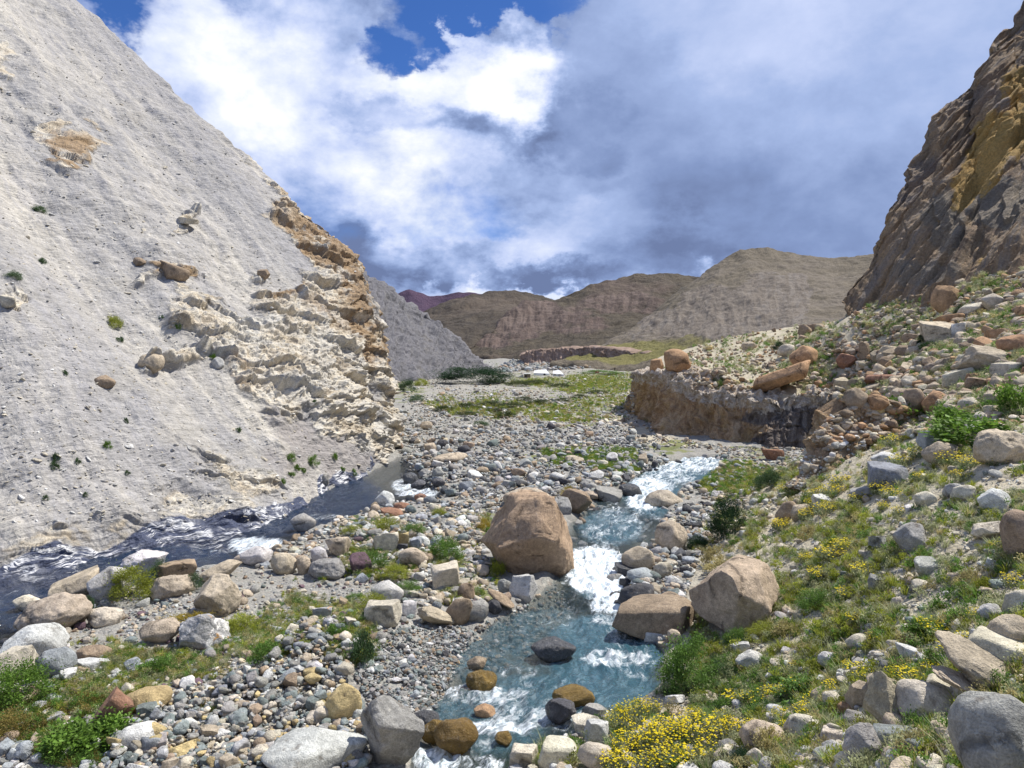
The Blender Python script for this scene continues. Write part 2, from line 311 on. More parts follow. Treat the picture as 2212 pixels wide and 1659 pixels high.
# ================================================================== SKY AND SUN
SUN_AZ, SUN_EL = math.radians(62), math.radians(58)     # azimuth clockwise from the viewing direction
S.view_settings.view_transform = 'Standard'; S.view_settings.look = 'None'; S.view_settings.exposure = .40; S.view_settings.gamma = 1
def make_sky():
    w = bpy.data.worlds.new("World"); S.world = w; w.use_nodes = True; t = NT(w.node_tree); bg = t.N['Background']; K = .10; bg.inputs[1].default_value = K*.95
    sky = t.n('ShaderNodeTexSky', sky_type='NISHITA', sun_disc=False, sun_elevation=SUN_EL, sun_rotation=SUN_AZ, altitude=4000., air_density=1.2, dust_density=.2, ozone_density=3.).outputs[0]
    d = t.n('ShaderNodeTexCoord').outputs['Generated']; d = t.vm('NORMALIZE', d)
    ds = t.scale(d, (1, 1, 1.5))
    cen = lambda v, k: t.scale(t.vm('SUBTRACT', v, (.5, .5, .5)), (k, k, k))
    n_big = t.noise(ds, 2.6, 3, .5, out=1); n_fine = t.noise(ds, 9., 6, .62, out=1)
    dw = t.vm('ADD', t.vm('ADD', d, cen(n_big, .12)), cen(n_fine, .15))
    def blob(px, py, rx, ry=None, inner=.35):
        """a soft patch of sky round a fixed direction; ry squashes it vertically"""
        c = ray(px, py); c = c/np.linalg.norm(c); ry = ry or rx; s = rx/ry
        v = t.vm('MULTIPLY', t.vm('SUBTRACT', dw, tuple(c)), (1, 1, s)); r = rx/F
        return t.mr(t.vm('LENGTH', v), r*inner, r, 1, 0)
    def total(L, start=0.):
        acc = start
        for (px, py, rx, ry, wgt, *i) in L:
            acc = t.math('ADD', acc, t.math('MULTIPLY', blob(px, py, rx, ry, *(i or [.35])), wgt))
        return acc
    n1 = t.noise(ds, 5.2, 10, .58, .15); nl = t.noise(t.vm('ADD', ds, (.03, .012, .05)), 5.2, 10, .58, .15); n2 = t.noise(ds, 2.2, 6, .5)
    # where the blue shows through
    holes = total([(835, 95, 76, 76, .85), (900, 50, 140, 46, .5), (1060, 15, 210, 60, 1.), (1225, 60, 90, 150, .8), (215, 15, 80, 60, .8), (980, 110, 60, 40, .7), (1290, -60, 300, 90, .7), (760, 130, 50, 70, .5)])
    fill = total([(1055, 85, 130, 50, 1.0), (1228, 80, 40, 52, .95), (880, 40, 60, 40, .4), (1130, 200, 120, 110, 1.2), (1000, 165, 170, 80, 1.2), (690, 40, 190, 160, .8), (540, 200, 300, 200, .6), (1000, 260, 200, 130, .8), (1850, 280, 800, 560, .9, .6)])
    cov = t.math('SUBTRACT', t.math('ADD', t.math('ADD', .72, fill), blob(1050, 620, 500, 150, .5)), holes); cov = t.math('ADD', cov, t.math('MULTIPLY', t.math('SUBTRACT', n1, .5), 1.9))
    cov = t.mr(cov, .08, .92)
    # thin grey-blue veil over the right-hand sky
    veil = total([(1700, 120, 560, 420, .55), (1900, 380, 600, 400, .5), (2300, 100, 600, 600, .5)]); veil = t.mr(veil, .05, .7, 0, .75)
    L = total([(430, 170, 330, 230, .40), (700, 170, 330, 260, .28), (1000, 180, 260, 130, .48), (1110, 190, 130, 110, .45), (900, 400, 200, 150, .42, .2), (680, 350, 260, 130, .18), (560, 300, 160, 90, -.18), (860, 265, 230, 50, -.22), (1060, 285, 180, 50, -.2),
               (640, 420, 160, 120, -.05), (830, 520, 300, 60, -.22), (1010, 480, 160, 90, .16), (1150, 500, 240, 90, .18), (1140, 585, 280, 40, -.30, .05), (1440, 520, 210, 75, -.24, .02), (1330, 585, 280, 40, -.15, .05), (1300, 395, 100, 40, -.14, .02), (1050, 460, 90, 24, -.12, .02), (1150, 632, 240, 24, .5), (1520, 575, 60, 30, .35), (960, 612, 150, 30, .40),
               (1600, 480, 420, 200, -.05), (1850, 420, 520, 260, -.05), (1500, 280, 330, 200, -.03), (1900, 120, 500, 260, .12), (1600, 40, 330, 130, .14), (1240, 300, 150, 90, -.12), (1200, 400, 260, 80, .10)], .27)
    L = t.math('ADD', L, t.math('MULTIPLY', t.math('MULTIPLY', t.math('SUBTRACT', n1, nl), 1.9), t.mr(total([(1800, 250, 800, 520, 1., .5)]), 0, 1, 1., .25))); 
    amp = t.mr(total([(1800, 250, 800, 520, 1., .5)]), 0, 1, .60, .22)
    L = t.math('ADD', L, t.math('MULTIPLY', t.math('SUBTRACT', t.math('ADD', t.math('MULTIPLY', n1, .6), t.math('MULTIPLY', n2, .4)), .5), amp))
    col = t.ramp(L, [(0., (.13, .175, .32)), (.16, (.195, .265, .465)), (.36, (.315, .405, .645)), (.56, (.47, .545, .77)), (.80, (.65, .70, .82)), (1., (.80, .82, .86))])
    cl = t.scale(col, (1/K,)*3)
    blue = t.mix(1., sky, (.42, .66, 1.05), 'MULTIPLY')
    blue = t.mix(veil, blue, t.scale(t.mix(t.mr(n2, .3, .7), (.24, .34, .58), (.34, .45, .69)), (1/K,)*3))
    out = t.mix(cov, blue, cl); t.L.new(out, bg.inputs[0])
make_sky()
sl = bpy.data.lights.new("sun", 'SUN'); sl.energy = 4.9; sl.angle = math.radians(.5); sl.color = (1., .955, .88)
so = bpy.data.objects.new("sun", sl); COL.objects.link(so)
sdir = Vector((math.sin(SUN_AZ)*math.cos(SUN_EL), math.cos(SUN_AZ)*math.cos(SUN_EL), math.sin(SUN_EL))); so.rotation_euler = sdir.to_track_quat('Z', 'Y').to_euler(); so.location = (0, 0, 60)

# ================================================================== GROUND SHAPE
ZS = .0135
def onlow(px, py, dz=0.):
    d = ray(px, py); D = (5.3-dz)/(ZS-d[..., 2]/d[..., 1]); return d*(D/d[..., 1])[..., None]
FOOT_PX = [(1080, 1640), (1200, 1560), (1310, 1515), (1425, 1440), (1420, 1390), (1480, 1250), (1515, 1170), (1560, 1075)]
FOOT = [(-14, 4.5), (-4, 7.6)]+[tuple(onlow(*q)[:2]) for q in FOOT_PX]+[(8.9, 25.2), (9.9, 26.2), (12.6, 31.), (15.2, 36.5)]
BANK_LO = [(1830, 950, 38.), (1760, 957, 38.), (1701, 963, 38.), (1661, 968, 38.3), (1580, 963, 39.6), (1544, 953, 41.), (1500, 947, 42.), (1442, 938, 43.6), (1400, 915, 49.5), (1362, 890, 57.), (1353, 888, 58.5), (1366, 872, 64)]
BANK_HI = [(1830, 873, 38.), (1760, 860, 38.6), (1693, 856, 39.), (1653, 861, 39.6), (1600, 848, 41.), (1544, 848, 42.), (1499, 842, 43.), (1447, 808, 44.8), (1400, 806, 50.5), (1371, 806, 58.2), (1367, 806, 59.5), (1372, 806, 66)]
FOOT += [tuple(P(*q)[:2]) for q in BANK_LO[2:-2]]+[(9.4, 62), (11., 70), (14, 90), (18, 130), (20, 400)]
HI = [(2212, 1600, 5.5), (2212, 1400, 7.2), (2212, 1200, 9.6), (2212, 1000, 13), (2212, 850, 18), (2212, 760, 22.5), (2212, 680, 27.5), (2212, 600, 33), (2400, 540, 33), (2600, 900, 14), (2600, 1500, 6), (2600, 600, 26),
      (2212, 2000, 3.4), (1900, 1900, 4.6), (1106, 2300, 4.2), (1700, 1500, 10), (1500, 1600, 9), (1300, 1640, 9), (1900, 1600, 7), (2000, 1400, 8.4), (1700, 1300, 12.8), (1700, 1150, 17.2), (1640, 1090, 21.5), (1900, 1200, 12.2), (1900, 1000, 17.5), (1900, 900, 25), (1780, 1000, 21.4), (1790, 905, 25.5),
      (2050, 900, 19.8), (2050, 800, 25.5), (2050, 700, 33), (1850, 800, 36), (1850, 720, 42.5), (1700, 780, 45.5), (1700, 740, 52), (1550, 770, 56), (1600, 725, 66), (1450, 795, 55), (1500, 752, 66), (1830, 690, 45), (1950, 665, 42), (2080, 625, 37), (1830, 868, 38.5), (1500, 768, 80), (1600, 738, 84), (1640, 728, 78), (1750, 706, 68), (1830, 694, 60), (1900, 690, 60), (1400, 792, 84)]
HI += BANK_HI[1:10]
HIP = [P(*q) for q in HI]+[onlow(*q) for q in FOOT_PX]+[np.array([0, .3, -1.75]), np.array([4, 0, -1.2]), np.array([-4, 1, -2.6]), np.array([-14, 4.5, -5.2]), np.array([-4, 7.6, -5.2])]
HIP = np.array(HIP)
def tps_fit(pts, lam=.25):
    x = pts[:, :2]; n = len(x); r2 = ((x[:, None]-x[None])**2).sum(-1); K = .5*r2*np.log(r2+1e-9); A = np.zeros((n+3, n+3))
    A[:n, :n] = K+np.eye(n)*lam; A[:n, n] = 1; A[:n, n+1:] = x; A[n, :n] = 1; A[n+1:, :n] = x.T
    return np.linalg.solve(A, np.r_[pts[:, 2], 0, 0, 0])
_tw = tps_fit(HIP)
def tps(x, y):
    x = x.ravel(); y = y.ravel(); out = np.empty(len(x)); n = len(HIP)
    for s in range(0, len(x), 200000):
        X = x[s:s+200000]; Y = y[s:s+200000]; z = _tw[n]+_tw[n+1]*X+_tw[n+2]*Y
        for k in range(n):
            r2 = (X-HIP[k, 0])**2+(Y-HIP[k, 1])**2; z += _tw[k]*.5*r2*np.log(r2+1e-9)
        out[s:s+200000] = z
    return out
# river channels: matching bank points in the picture, turned into plan positions on the valley floor
MAIN_L = [(880, 1800), (905, 1659), (918, 1600), (935, 1545), (965, 1480), (1010, 1410), (1065, 1345), (1140, 1300), (1200, 1252), (1225, 1200), (1222, 1150), (1262, 1100), (1335, 1050), (1390, 1018), (1440, 997), (1490, 985)]
MAIN_R = [(1090, 1800), (1085, 1659), (1130, 1610), (1310, 1540), (1425, 1470), (1425, 1400), (1358, 1345), (1345, 1300), (1340, 1250), (1350, 1200), (1415, 1150), (1428, 1100), (1465, 1050), (1535, 1020), (1550, 1000), (1545, 985)]
SIDE_L = [(-250, 1270), (-20, 1222), (100, 1196), (200, 1184), (330, 1158), (480, 1128), (600, 1092), (690, 1064), (790, 1024), (830, 1000), (856, 990), (866, 984)]
SIDE_R = [(-250, 1520), (-20, 1430), (90, 1345), (200, 1300), (340, 1240), (500, 1208), (625, 1166), (715, 1122), (820, 1085), (955, 1070), (915, 1035), (890, 1000)]
CH = []
for a, b in ((MAIN_L, MAIN_R), (SIDE_L, SIDE_R)):
    pl = [onlow(*q) for q in a]; pr = [onlow(*q) for q in b]; CH.append((np.array(pl), np.array(pr), [tuple(q[:2]) for q in pl]+[tuple(q[:2]) for q in pr[::-1]]))
BUMPS = [(-3.2, 12.0, 1.3, .42), (-2.6, 13.4, .8, .35), (-5.5, 10.2, 1.6, .18), (-3.2, 20.5, 2.2, .25), (-6.5, 16.5, 1.5, .15), (-1.8, 17.2, 1.0, .12), (2.2, 30, 3, .22), (-2.5, 31, 2.6, .25), (5.5, 34, 2.2, .25)]
def zlow(x, y):
    z = -5.3+ZS*np.minimum(y, 330)
    for bx, by, r, h in BUMPS: z = z+h*np.exp(-((x-bx)**2+(y-by)**2)/(r*r))
    return z
def water_z(x, y): return -5.3+ZS*y-.10
def channel(x, y):
    c = np.zeros(x.shape)
    for _, _, poly in CH:
        m = (y < 48) & (y > 3); 
        if m.any():
            d, _s = segd(x[m], y[m], poly, True); s = np.where(inpoly(x[m], y[m], poly), d, -d); c[m] = np.maximum(c[m], sst(-.35, .45, s))
    return c
def ground(x, y, fine=True, masks=False):
    x = np.atleast_1d(np.asarray(x, float)); y = np.atleast_1d(np.asarray(y, float))
    zl = zlow(x, y); d, s = segd(x, y, FOOT); near = 1-sst(27, 33, y)
    w = sst(0, 1, (s+near*.9-(1-near)*1.15)/(near*2.2+(1-near)*1.3)); zh = np.full(x.shape, 0.)
    m = w > 0; zh[m] = tps(x[m], y[m]); zh = np.maximum(zh, zl-.3); w = w*(1-sst(74, 96, y))
    z = zl*(1-w)+zh*w; c = channel(x, y); z = np.where(c > 0, z*(1-c)+(water_z(x, y)-.42)*c, z)
    if fine:
        q = np.stack([x, y, 0*x], -1); far = 1-sst(60, 140, y)*.3
        z = z+(.10*fbm(q*.55, 3)+.045*fbm(q*2.1+7, 3)+.020*pn(q*7.))*(1-.6*c)*far+w*.10*fbm(q*.3+31, 3)
        z = z+sst(70, 160, y)*.7*fbm(q*.045+3, 4)*sst(0, 1, 1-c)
    return (z, w, c, s) if masks else z
def polar(nr, nt, r0, r1, th):
    r = np.exp(np.linspace(np.log(r0), np.log(r1), nr)); a = np.radians(th)
    return r[:, None]*np.sin(a)[None], r[:, None]*np.cos(a)[None]
th = np.concatenate([np.linspace(-75, -37, 60, False), np.linspace(-37, 37, 1150, False), np.linspace(37, 75, 60)])
r = np.concatenate([np.linspace(1.2, 4.5, 60, False), np.exp(np.linspace(np.log(4.5), np.log(150), 900, False)), np.exp(np.linspace(np.log(150), np.log(5000), 90))])
X = r[:, None]*np.sin(np.radians(th))[None]; Y = r[:, None]*np.cos(np.radians(th))[None]
z, w, c, s = ground(X.ravel(), Y.ravel(), masks=True)
GV = np.stack([X.ravel(), Y.ravel(), z], -1); gpx, gpy = proj(GV)
GRASS = [(1270, 832, 130, 22), (1335, 815, 130, 13), (1150, 822, 120, 12), (1065, 885, 140, 18), (1200, 880, 110, 14), (1250, 905, 120, 14), (1195, 990, 60, 18), (1310, 985, 90, 22), (1340, 1012, 60, 14), (745, 1132, 75, 13), (830, 1150, 60, 14), (825, 1215, 110, 48, .9), (965, 1205, 50, 45, .8), (1010, 1290, 60, 30, .7), (650, 1330, 120, 60, .55), (560, 1380, 150, 50, .8), (360, 1440, 160, 40, .8), (770, 1390, 60, 60, .95), (740, 1330, 60, 40, .8),
         (210, 1510, 170, 46, .7), (50, 1560, 100, 60, .8), (190, 1615, 130, 50, .8), (1060, 1240, 40, 30, .6), (1060, 1130, 60, 40, .6), (880, 840, 60, 30, .6), (1310, 870, 110, 16, .8), (1100, 855, 200, 20, .35), (1460, 965, 60, 16, .8), (1580, 1035, 80, 40, .8), (1640, 990, 80, 40, .6), (1640, 1490, 160, 50, .8), (1540, 1450, 90, 60, .8), (1700, 1360, 160, 80, .5), (1500, 1600, 130, 60, .75), (1650, 1270, 120, 60, .5), (1150, 1620, 100, 30, .8), (1960, 890, 120, 40, .6), (2090, 950, 160, 50, .6), (1950, 1020, 140, 60, .5), (1900, 820, 400, 110, .34), (1700, 745, 300, 60, .4), (2100, 690, 160, 60, .34), (1850, 1250, 300, 160, .36), (1000, 780, 160, 12, .4), (900, 800, 120, 16, .4), (1000, 775, 100, 20, .3)]
ok = GV[:, 1] > 2
gq = np.stack([GV[:, 0], GV[:, 1], 0*z], -1); gw = fbm(gq*.7+5, 4); gw2 = fbm(gq*.7+45, 4)
grass = np.where(ok, blobs(gpx+45*gw, gpy+22*gw2, GRASS), .3)*(1-c)*np.clip(.85+.7*fbm(gq*.5+80, 3), .2, 1.15)
sand = np.clip(w*1.0+.0, 0, 1); grav = np.where(ok, np.maximum(pmask(gpx, gpy, [(560, 1700), (230, 1659), (270, 1560), (400, 1500), (560, 1460), (600, 1390), (1010, 1355), (1020, 1420), (960, 1500), (900, 1700)], 12), pmask(gpx, gpy, [(860, 1040), (862, 900), (870, 850), (1180, 850), (1400, 960), (1440, 1000), (1330, 1050), (1250, 1085), (1000, 1095)], 15)), .3)
path = blobs(gpx, gpy, [(1380, 930, 30, 10), (1345, 905, 40, 14), (1420, 950, 50, 12)]); sand = np.maximum(sand, path*.9); far_s = sst(60, 90, GV[:, 1])*.15*(1-blobs(gpx, gpy, [(1080, 785, 160, 14)])); sand = np.maximum(sand, far_s)
me = mesh_np("ground", GV, gridq(len(r), len(th))); attr(me, 'grass', grass); attr(me, 'sand', sand); attr(me, 'wet', sst(.02, .6, c)); attr(me, 'gravel', grav)
tag(obj("ground", me, M['ground']), kind='structure')
xx, yy = polar(360, 500, 3.0, 300, np.linspace(-40, 55, 500)); BV = bvh_of(np.stack([xx, yy, ground(xx.ravel(), yy.ravel()).reshape(xx.shape)], -1))
CAM0 = Vector((0, 0, 0))
def hit(px, py, bv=None):
    d = ray(px, py); h = (bv or BV).ray_cast(CAM0, Vector(d).normalized()); return None if h[0] is None else np.array(h[0])

# ------------------------------------------------------------------ the water
FOAM = [(1480, 1003, 140, 26, .8), (1440, 1035, 90, 30, .7), (1370, 1090, 90, 40, .6), (1330, 1140, 90, 40, .55), (1285, 1215, 85, 46), (1300, 1150, 70, 24, .6), (1250, 1330, 90, 30, .45), (1340, 1370, 40, 40, .6), (1390, 1400, 36, 40, .45), (1270, 1470, 120, 16, .42), (1160, 1480, 80, 20, .5), (1400, 1130, 50, 30, .6), (1290, 1255, 90, 36), (1310, 1300, 62, 40, .9), (1320, 1338, 60, 24, .7), (1300, 1185, 70, 24, .6), (1345, 1110, 80, 40, .62), (1400, 1060, 70, 40, .9), (1390, 1085, 50, 25, .9), (1470, 1010, 110, 26, .62), (1490, 1000, 60, 12, .6), (1330, 1425, 100, 30, .75), (1375, 1440, 60, 40, .6), (1120, 1450, 60, 26, .6), (1060, 1505, 110, 28, .72), (1100, 1530, 80, 34, .6), (1010, 1500, 70, 26, .75), (1080, 1575, 110, 26, .85), (1200, 1560, 90, 26, .7), (1130, 1550, 90, 30, .7), (1010, 1600, 80, 40, .6), (940, 1645, 80, 40, .9), (1040, 1650, 70, 30, .75), (1270, 1540, 60, 22, .7), (1190, 1500, 160, 40, .36), (1220, 1370, 120, 60, .22), (560, 1180, 90, 26, .9), (880, 1050, 50, 22, .8), (900, 1066, 70, 12, .85), (700, 1118, 60, 10, .6), (420, 1165, 110, 24, .42), (480, 1185, 90, 14, .5), (330, 1195, 90, 16, .4), (620, 1115, 110, 14, .40), (700, 1085, 80, 10, .4), (150, 1235, 130, 30, .38), (90, 1290, 130, 26, .42), (30, 1260, 80, 30, .36), (780, 1055, 60, 12, .4)]
DEEP = [(1290, 1380, 130, 60, 1.), (1330, 1420, 120, 50, 1.), (1330, 1490, 120, 50, .9), (1180, 1345, 110, 40, .5), (1300, 1250, 80, 60, .9), (1320, 1140, 90, 50, .7), (1410, 1070, 80, 60, .8), (400, 1215, 150, 40, .9), (740, 1075, 105, 60, .85), (600, 1120, 150, 50, .8), (300, 1220, 160, 60, .9), (100, 1320, 200, 60, .8), (560, 1180, 90, 30, .8), (1170, 1510, 180, 80, .7), (1150, 1430, 240, 130, .5), (1300, 1430, 140, 110, .95), (1480, 1005, 140, 50, 1.), (1050, 1560, 180, 90, .6)]
def make_water(name, ch, nu, nv, mat):
    pl, pr, _ = ch; k = np.linspace(0, len(pl)-1, nv); ii = np.arange(len(pl))
    A = np.stack([np.interp(k, ii, pl[:, j]) for j in range(3)], -1); B = np.stack([np.interp(k, ii, pr[:, j]) for j in range(3)], -1)
    u = np.linspace(-.12, 1.12, nu)[None, :, None]; W = A[:, None]*(1-u)+B[:, None]*u; x, y = W[..., 0], W[..., 1]
    z = water_z(x, y); px, py = proj(np.stack([x, y, z], -1)); fo = np.maximum(blobs(px, py, FOAM), (.56*(1-np.abs(u[..., 0]-.5)*1.4)*(py < 1350)*(py > 990)*np.ones_like(x) if mat is M['water'] else .20+0*x)); de = blobs(px, py, DEEP)
    q = np.stack([x*2.2, y*1.1, 0*x], -1); z = z+.045*fbm(q, 3)+fo*(.085*fbm(q*2.2+5, 3)+.03)+.012*pn(q*6)
    cen = (A+B)*.5; L = np.r_[0, np.cumsum(np.linalg.norm(np.diff(cen, axis=0), axis=1))]; wid = np.linalg.norm(A-B, axis=1)
    fl = np.stack([(u[..., 0]-.5)*wid[:, None]*np.ones_like(x), L[:, None]*np.ones_like(x), 0*x], -1)
    me = mesh_np(name, np.stack([x, y, z], -1), gridq(nv, nu)); attr(me, 'foam', fo.ravel()); attr(me, 'deep', de.ravel()); attr(me, 'flow', fl.reshape(-1, 3))
    tag(obj(name, me, mat), kind='structure')
make_water("stream", CH[0], 170, 700, M['water']); make_water("side_stream_over_slate", CH[1], 110, 600, M['water2'])  # side stream is widened over dark slate rock, drawn here as water
# ================================================================== LANDFORMS
# ---- the pale scree hill with its crumbling rock nose
HB = [(-450, 1350), (0, 1238), (200, 1202), (330, 1172), (480, 1146), (600, 1110), (700, 1080), (800, 1038), (846, 1004), (862, 985)]
HC = [(-450, -600), (60, -95), (160, 0), (222, 55), (340, 160), (480, 292), (580, 378), (650, 445), (705, 490), (745, 525), (777, 560), (785, 590), (800, 625), (815, 660), (828, 710), (838, 760), (850, 850), (858, 900), (862, 985)]
def hillD(px, py):
    d = ray(px, py); x = d[..., 0]/d[..., 1]; v = -d[..., 2]/d[..., 1]; D = 21.1/(.85*(-.82*x+.56)+v)
    return D+7.3*np.exp(-np.abs(866-px)/42.)*np.clip((py-480)/500, 0, 1.1)+2.2*np.exp(-((830-px)/110.)**2)
def hill_grid(nu, nv, nb):
    rb, rc = resample(HB, nu), resample([(a, b) for a, b in HC], nu)
    wu = np.linspace(0, 1, nu)**.8
    t = np.linspace(-.10, 1, nv)[:, None, None]; px = rb[None]*(1-t)+rc[None]*t
    W = P(px[..., 0], px[..., 1], hillD(px[..., 0], px[..., 1]))
    back = np.array([-.28, 1., -.25]); k = (np.linspace(0, 1, nb+1)[1:]**1.5)[:, None, None]*14
    Wb = W[-1][None]+back*k+np.array([0, 0, -1.])*k*k*.04
    return np.concatenate([W, Wb]), t
OUTC = [[(560, 350), (620, 385), (715, 480), (790, 560), (822, 650), (845, 760), (862, 880), (866, 1000), (760, 985), (650, 945), (690, 880), (600, 880), (470, 800), (440, 690), (370, 670), (380, 630), (500, 650), (620, 640), (660, 600), (640, 520), (560, 490), (585, 430)]]
OUTB = [(165, 310, 70, 42), (110, 285, 50, 30), (375, 570, 55, 24), (330, 600, 60, 12, .7), (410, 762, 60, 26), (330, 780, 30, 30), (560, 595, 26, 18), (545, 1010, 130, 50, .56), (620, 880, 60, 40), (450, 1100, 140, 50, .56), (280, 1150, 150, 36, .54), (100, 1175, 140, 30, .5), (405, 478, 26, 10), (25, 655, 26, 16), (5, 120, 30, 40, .8), (270, 1170, 60, 40, .4), (480, 1080, 60, 60, .42)]
SLATE = [(-460, 1430), (0, 1200), (120, 1178), (260, 1172), (350, 1145), (420, 1135), (500, 1096), (690, 1055), (800, 1012), (850, 990), (870, 1100), (-460, 1700)]
def make_hill():
    nu, nv, nb = 960, 760, 40; W, t = hill_grid(nu, nv, nb); N = normals(W)
    if (N[nv//2, nu//2] @ np.array([.5, -.5, .6])) < 0: N = -N
    px, py = proj(W); wp = W*1.
    jx = px+46*fbm(W*.35, 4); jy = py+46*fbm(W*.35+50, 4)
    oc = np.maximum(np.maximum.reduce([pmask(jx, jy, q, 22) for q in OUTC]), blobs(jx, jy, OUTB)); sl = pmask(jx, jy, SLATE, 16)*(1-oc*.5)
    ch = blobs(jx, jy, [(700, 985, 80, 40, .9), (640, 930, 50, 50, .9), (760, 1020, 70, 40, .9), (600, 890, 30, 40, .6)])
    oc *= 1-ch*.8
    # flow coordinates: along the hill and down the slope, in metres
    e1 = np.array([.56, .82, 0]); e2 = np.array([-.62, .42, .66]); fl = np.stack([W@e1, W@e2, 0*px], -1)
    ocd = oc*(1-.55*sst(700, 560, py)*sst(470, 380, px))
    # relief: gullies, ledges of bedded rock, blocks, rubble
    g = .75*fbm(fl*np.array([.13, .022, 1])+33, 3)+.20*fbm(fl*np.array([.34, .06, 1])+3, 4)+.30*fbm(W*.4+21, 3)*sst(-.1, .4, fbm(W*.13+60, 2))+.07*fbm(fl*np.array([1.1, .30, 1])+9, 3)+.07*fbm(W*1.1, 4)+.022*fbm(W*4.2+5, 3)
    warp = .55*fbm(W*.35+11, 4)+.18*fbm(W*1.3+2, 3)
    h = (W[..., 2]*1.0+.18*W[..., 0]+.10*W[..., 1]+warp)/.85; lid = np.floor(h); fr = h-lid
    rnd = .5+.8*pn(np.stack([W[..., 0]*.45, W[..., 1]*.45, lid*7.7], -1)); prof = sst(0, .07, fr)*(1-fr*.85)
    h2 = (W[..., 2]+.25*W[..., 0]+warp*1.3)/.27; l2 = np.floor(h2); f2 = h2-l2; p2 = sst(0, .1, f2)*(1-f2*.85)*(.5+.8*pn(np.stack([W[..., 0]*1.4, W[..., 1]*1.4, l2*5.1], -1)))
    f1, ff2, idd = worley(W*np.array([1.0, 1.0, 1.7])+.4*warp[..., None])
    led = .12*fbm(W*np.array([1.6, 1.6, 5.]), 4)+np.clip(rnd, 0, 1.4)*prof*.75+np.clip(p2, 0, 1.3)*.24+(idd-.5)*.26*sst(0, .08, ff2-f1)+.07*fbm(W*2.6, 4)-.25
    big = .75*fbm(W*.22+70, 3)
    # single overhanging ledges high on the scree
    crest = sst(.93, 1., np.clip((np.arange(W.shape[0])/nv), 0, 1))[:, None]
    disp = g*(1-oc*.6)+ocd*(led*.95+big*.4+.1)+sl*(.05*np.clip(p2, 0, 1.3)+.05*fbm(W*2.2, 3)+.04*fbm(W*np.array([.9, .9, 6]), 3))
    nose = np.exp(-((862-px)/60.)**2); disp = disp+nose*.25*fbm(W*.8+30, 3)
    W = W+N*disp[..., None]
    me = mesh_np("scree_hill", W, gridq(*W.shape[:2])); attr(me, 'flow', fl.reshape(-1, 3)); attr(me, 'outcrop', oc.ravel()); attr(me, 'slate', sl.ravel()); attr(me, 'chute', ch.ravel()); attr(me, 'bed', h.ravel()); attr(me, 'rust', blobs(jx, jy, [(740, 540, 80, 70), (700, 500, 110, 60), (780, 640, 60, 90), (800, 720, 40, 60), (640, 450, 80, 60, .7), (150, 320, 80, 50), (375, 580, 60, 30), (620, 620, 40, 40), (480, 800, 60, 20, .6), (700, 680, 50, 40, .6)]).ravel())
    tag(obj("scree_hill", me, M['scree']), kind='structure'); return bvh_of(W[:nv:4, ::4])
BVH_HILL = make_hill()

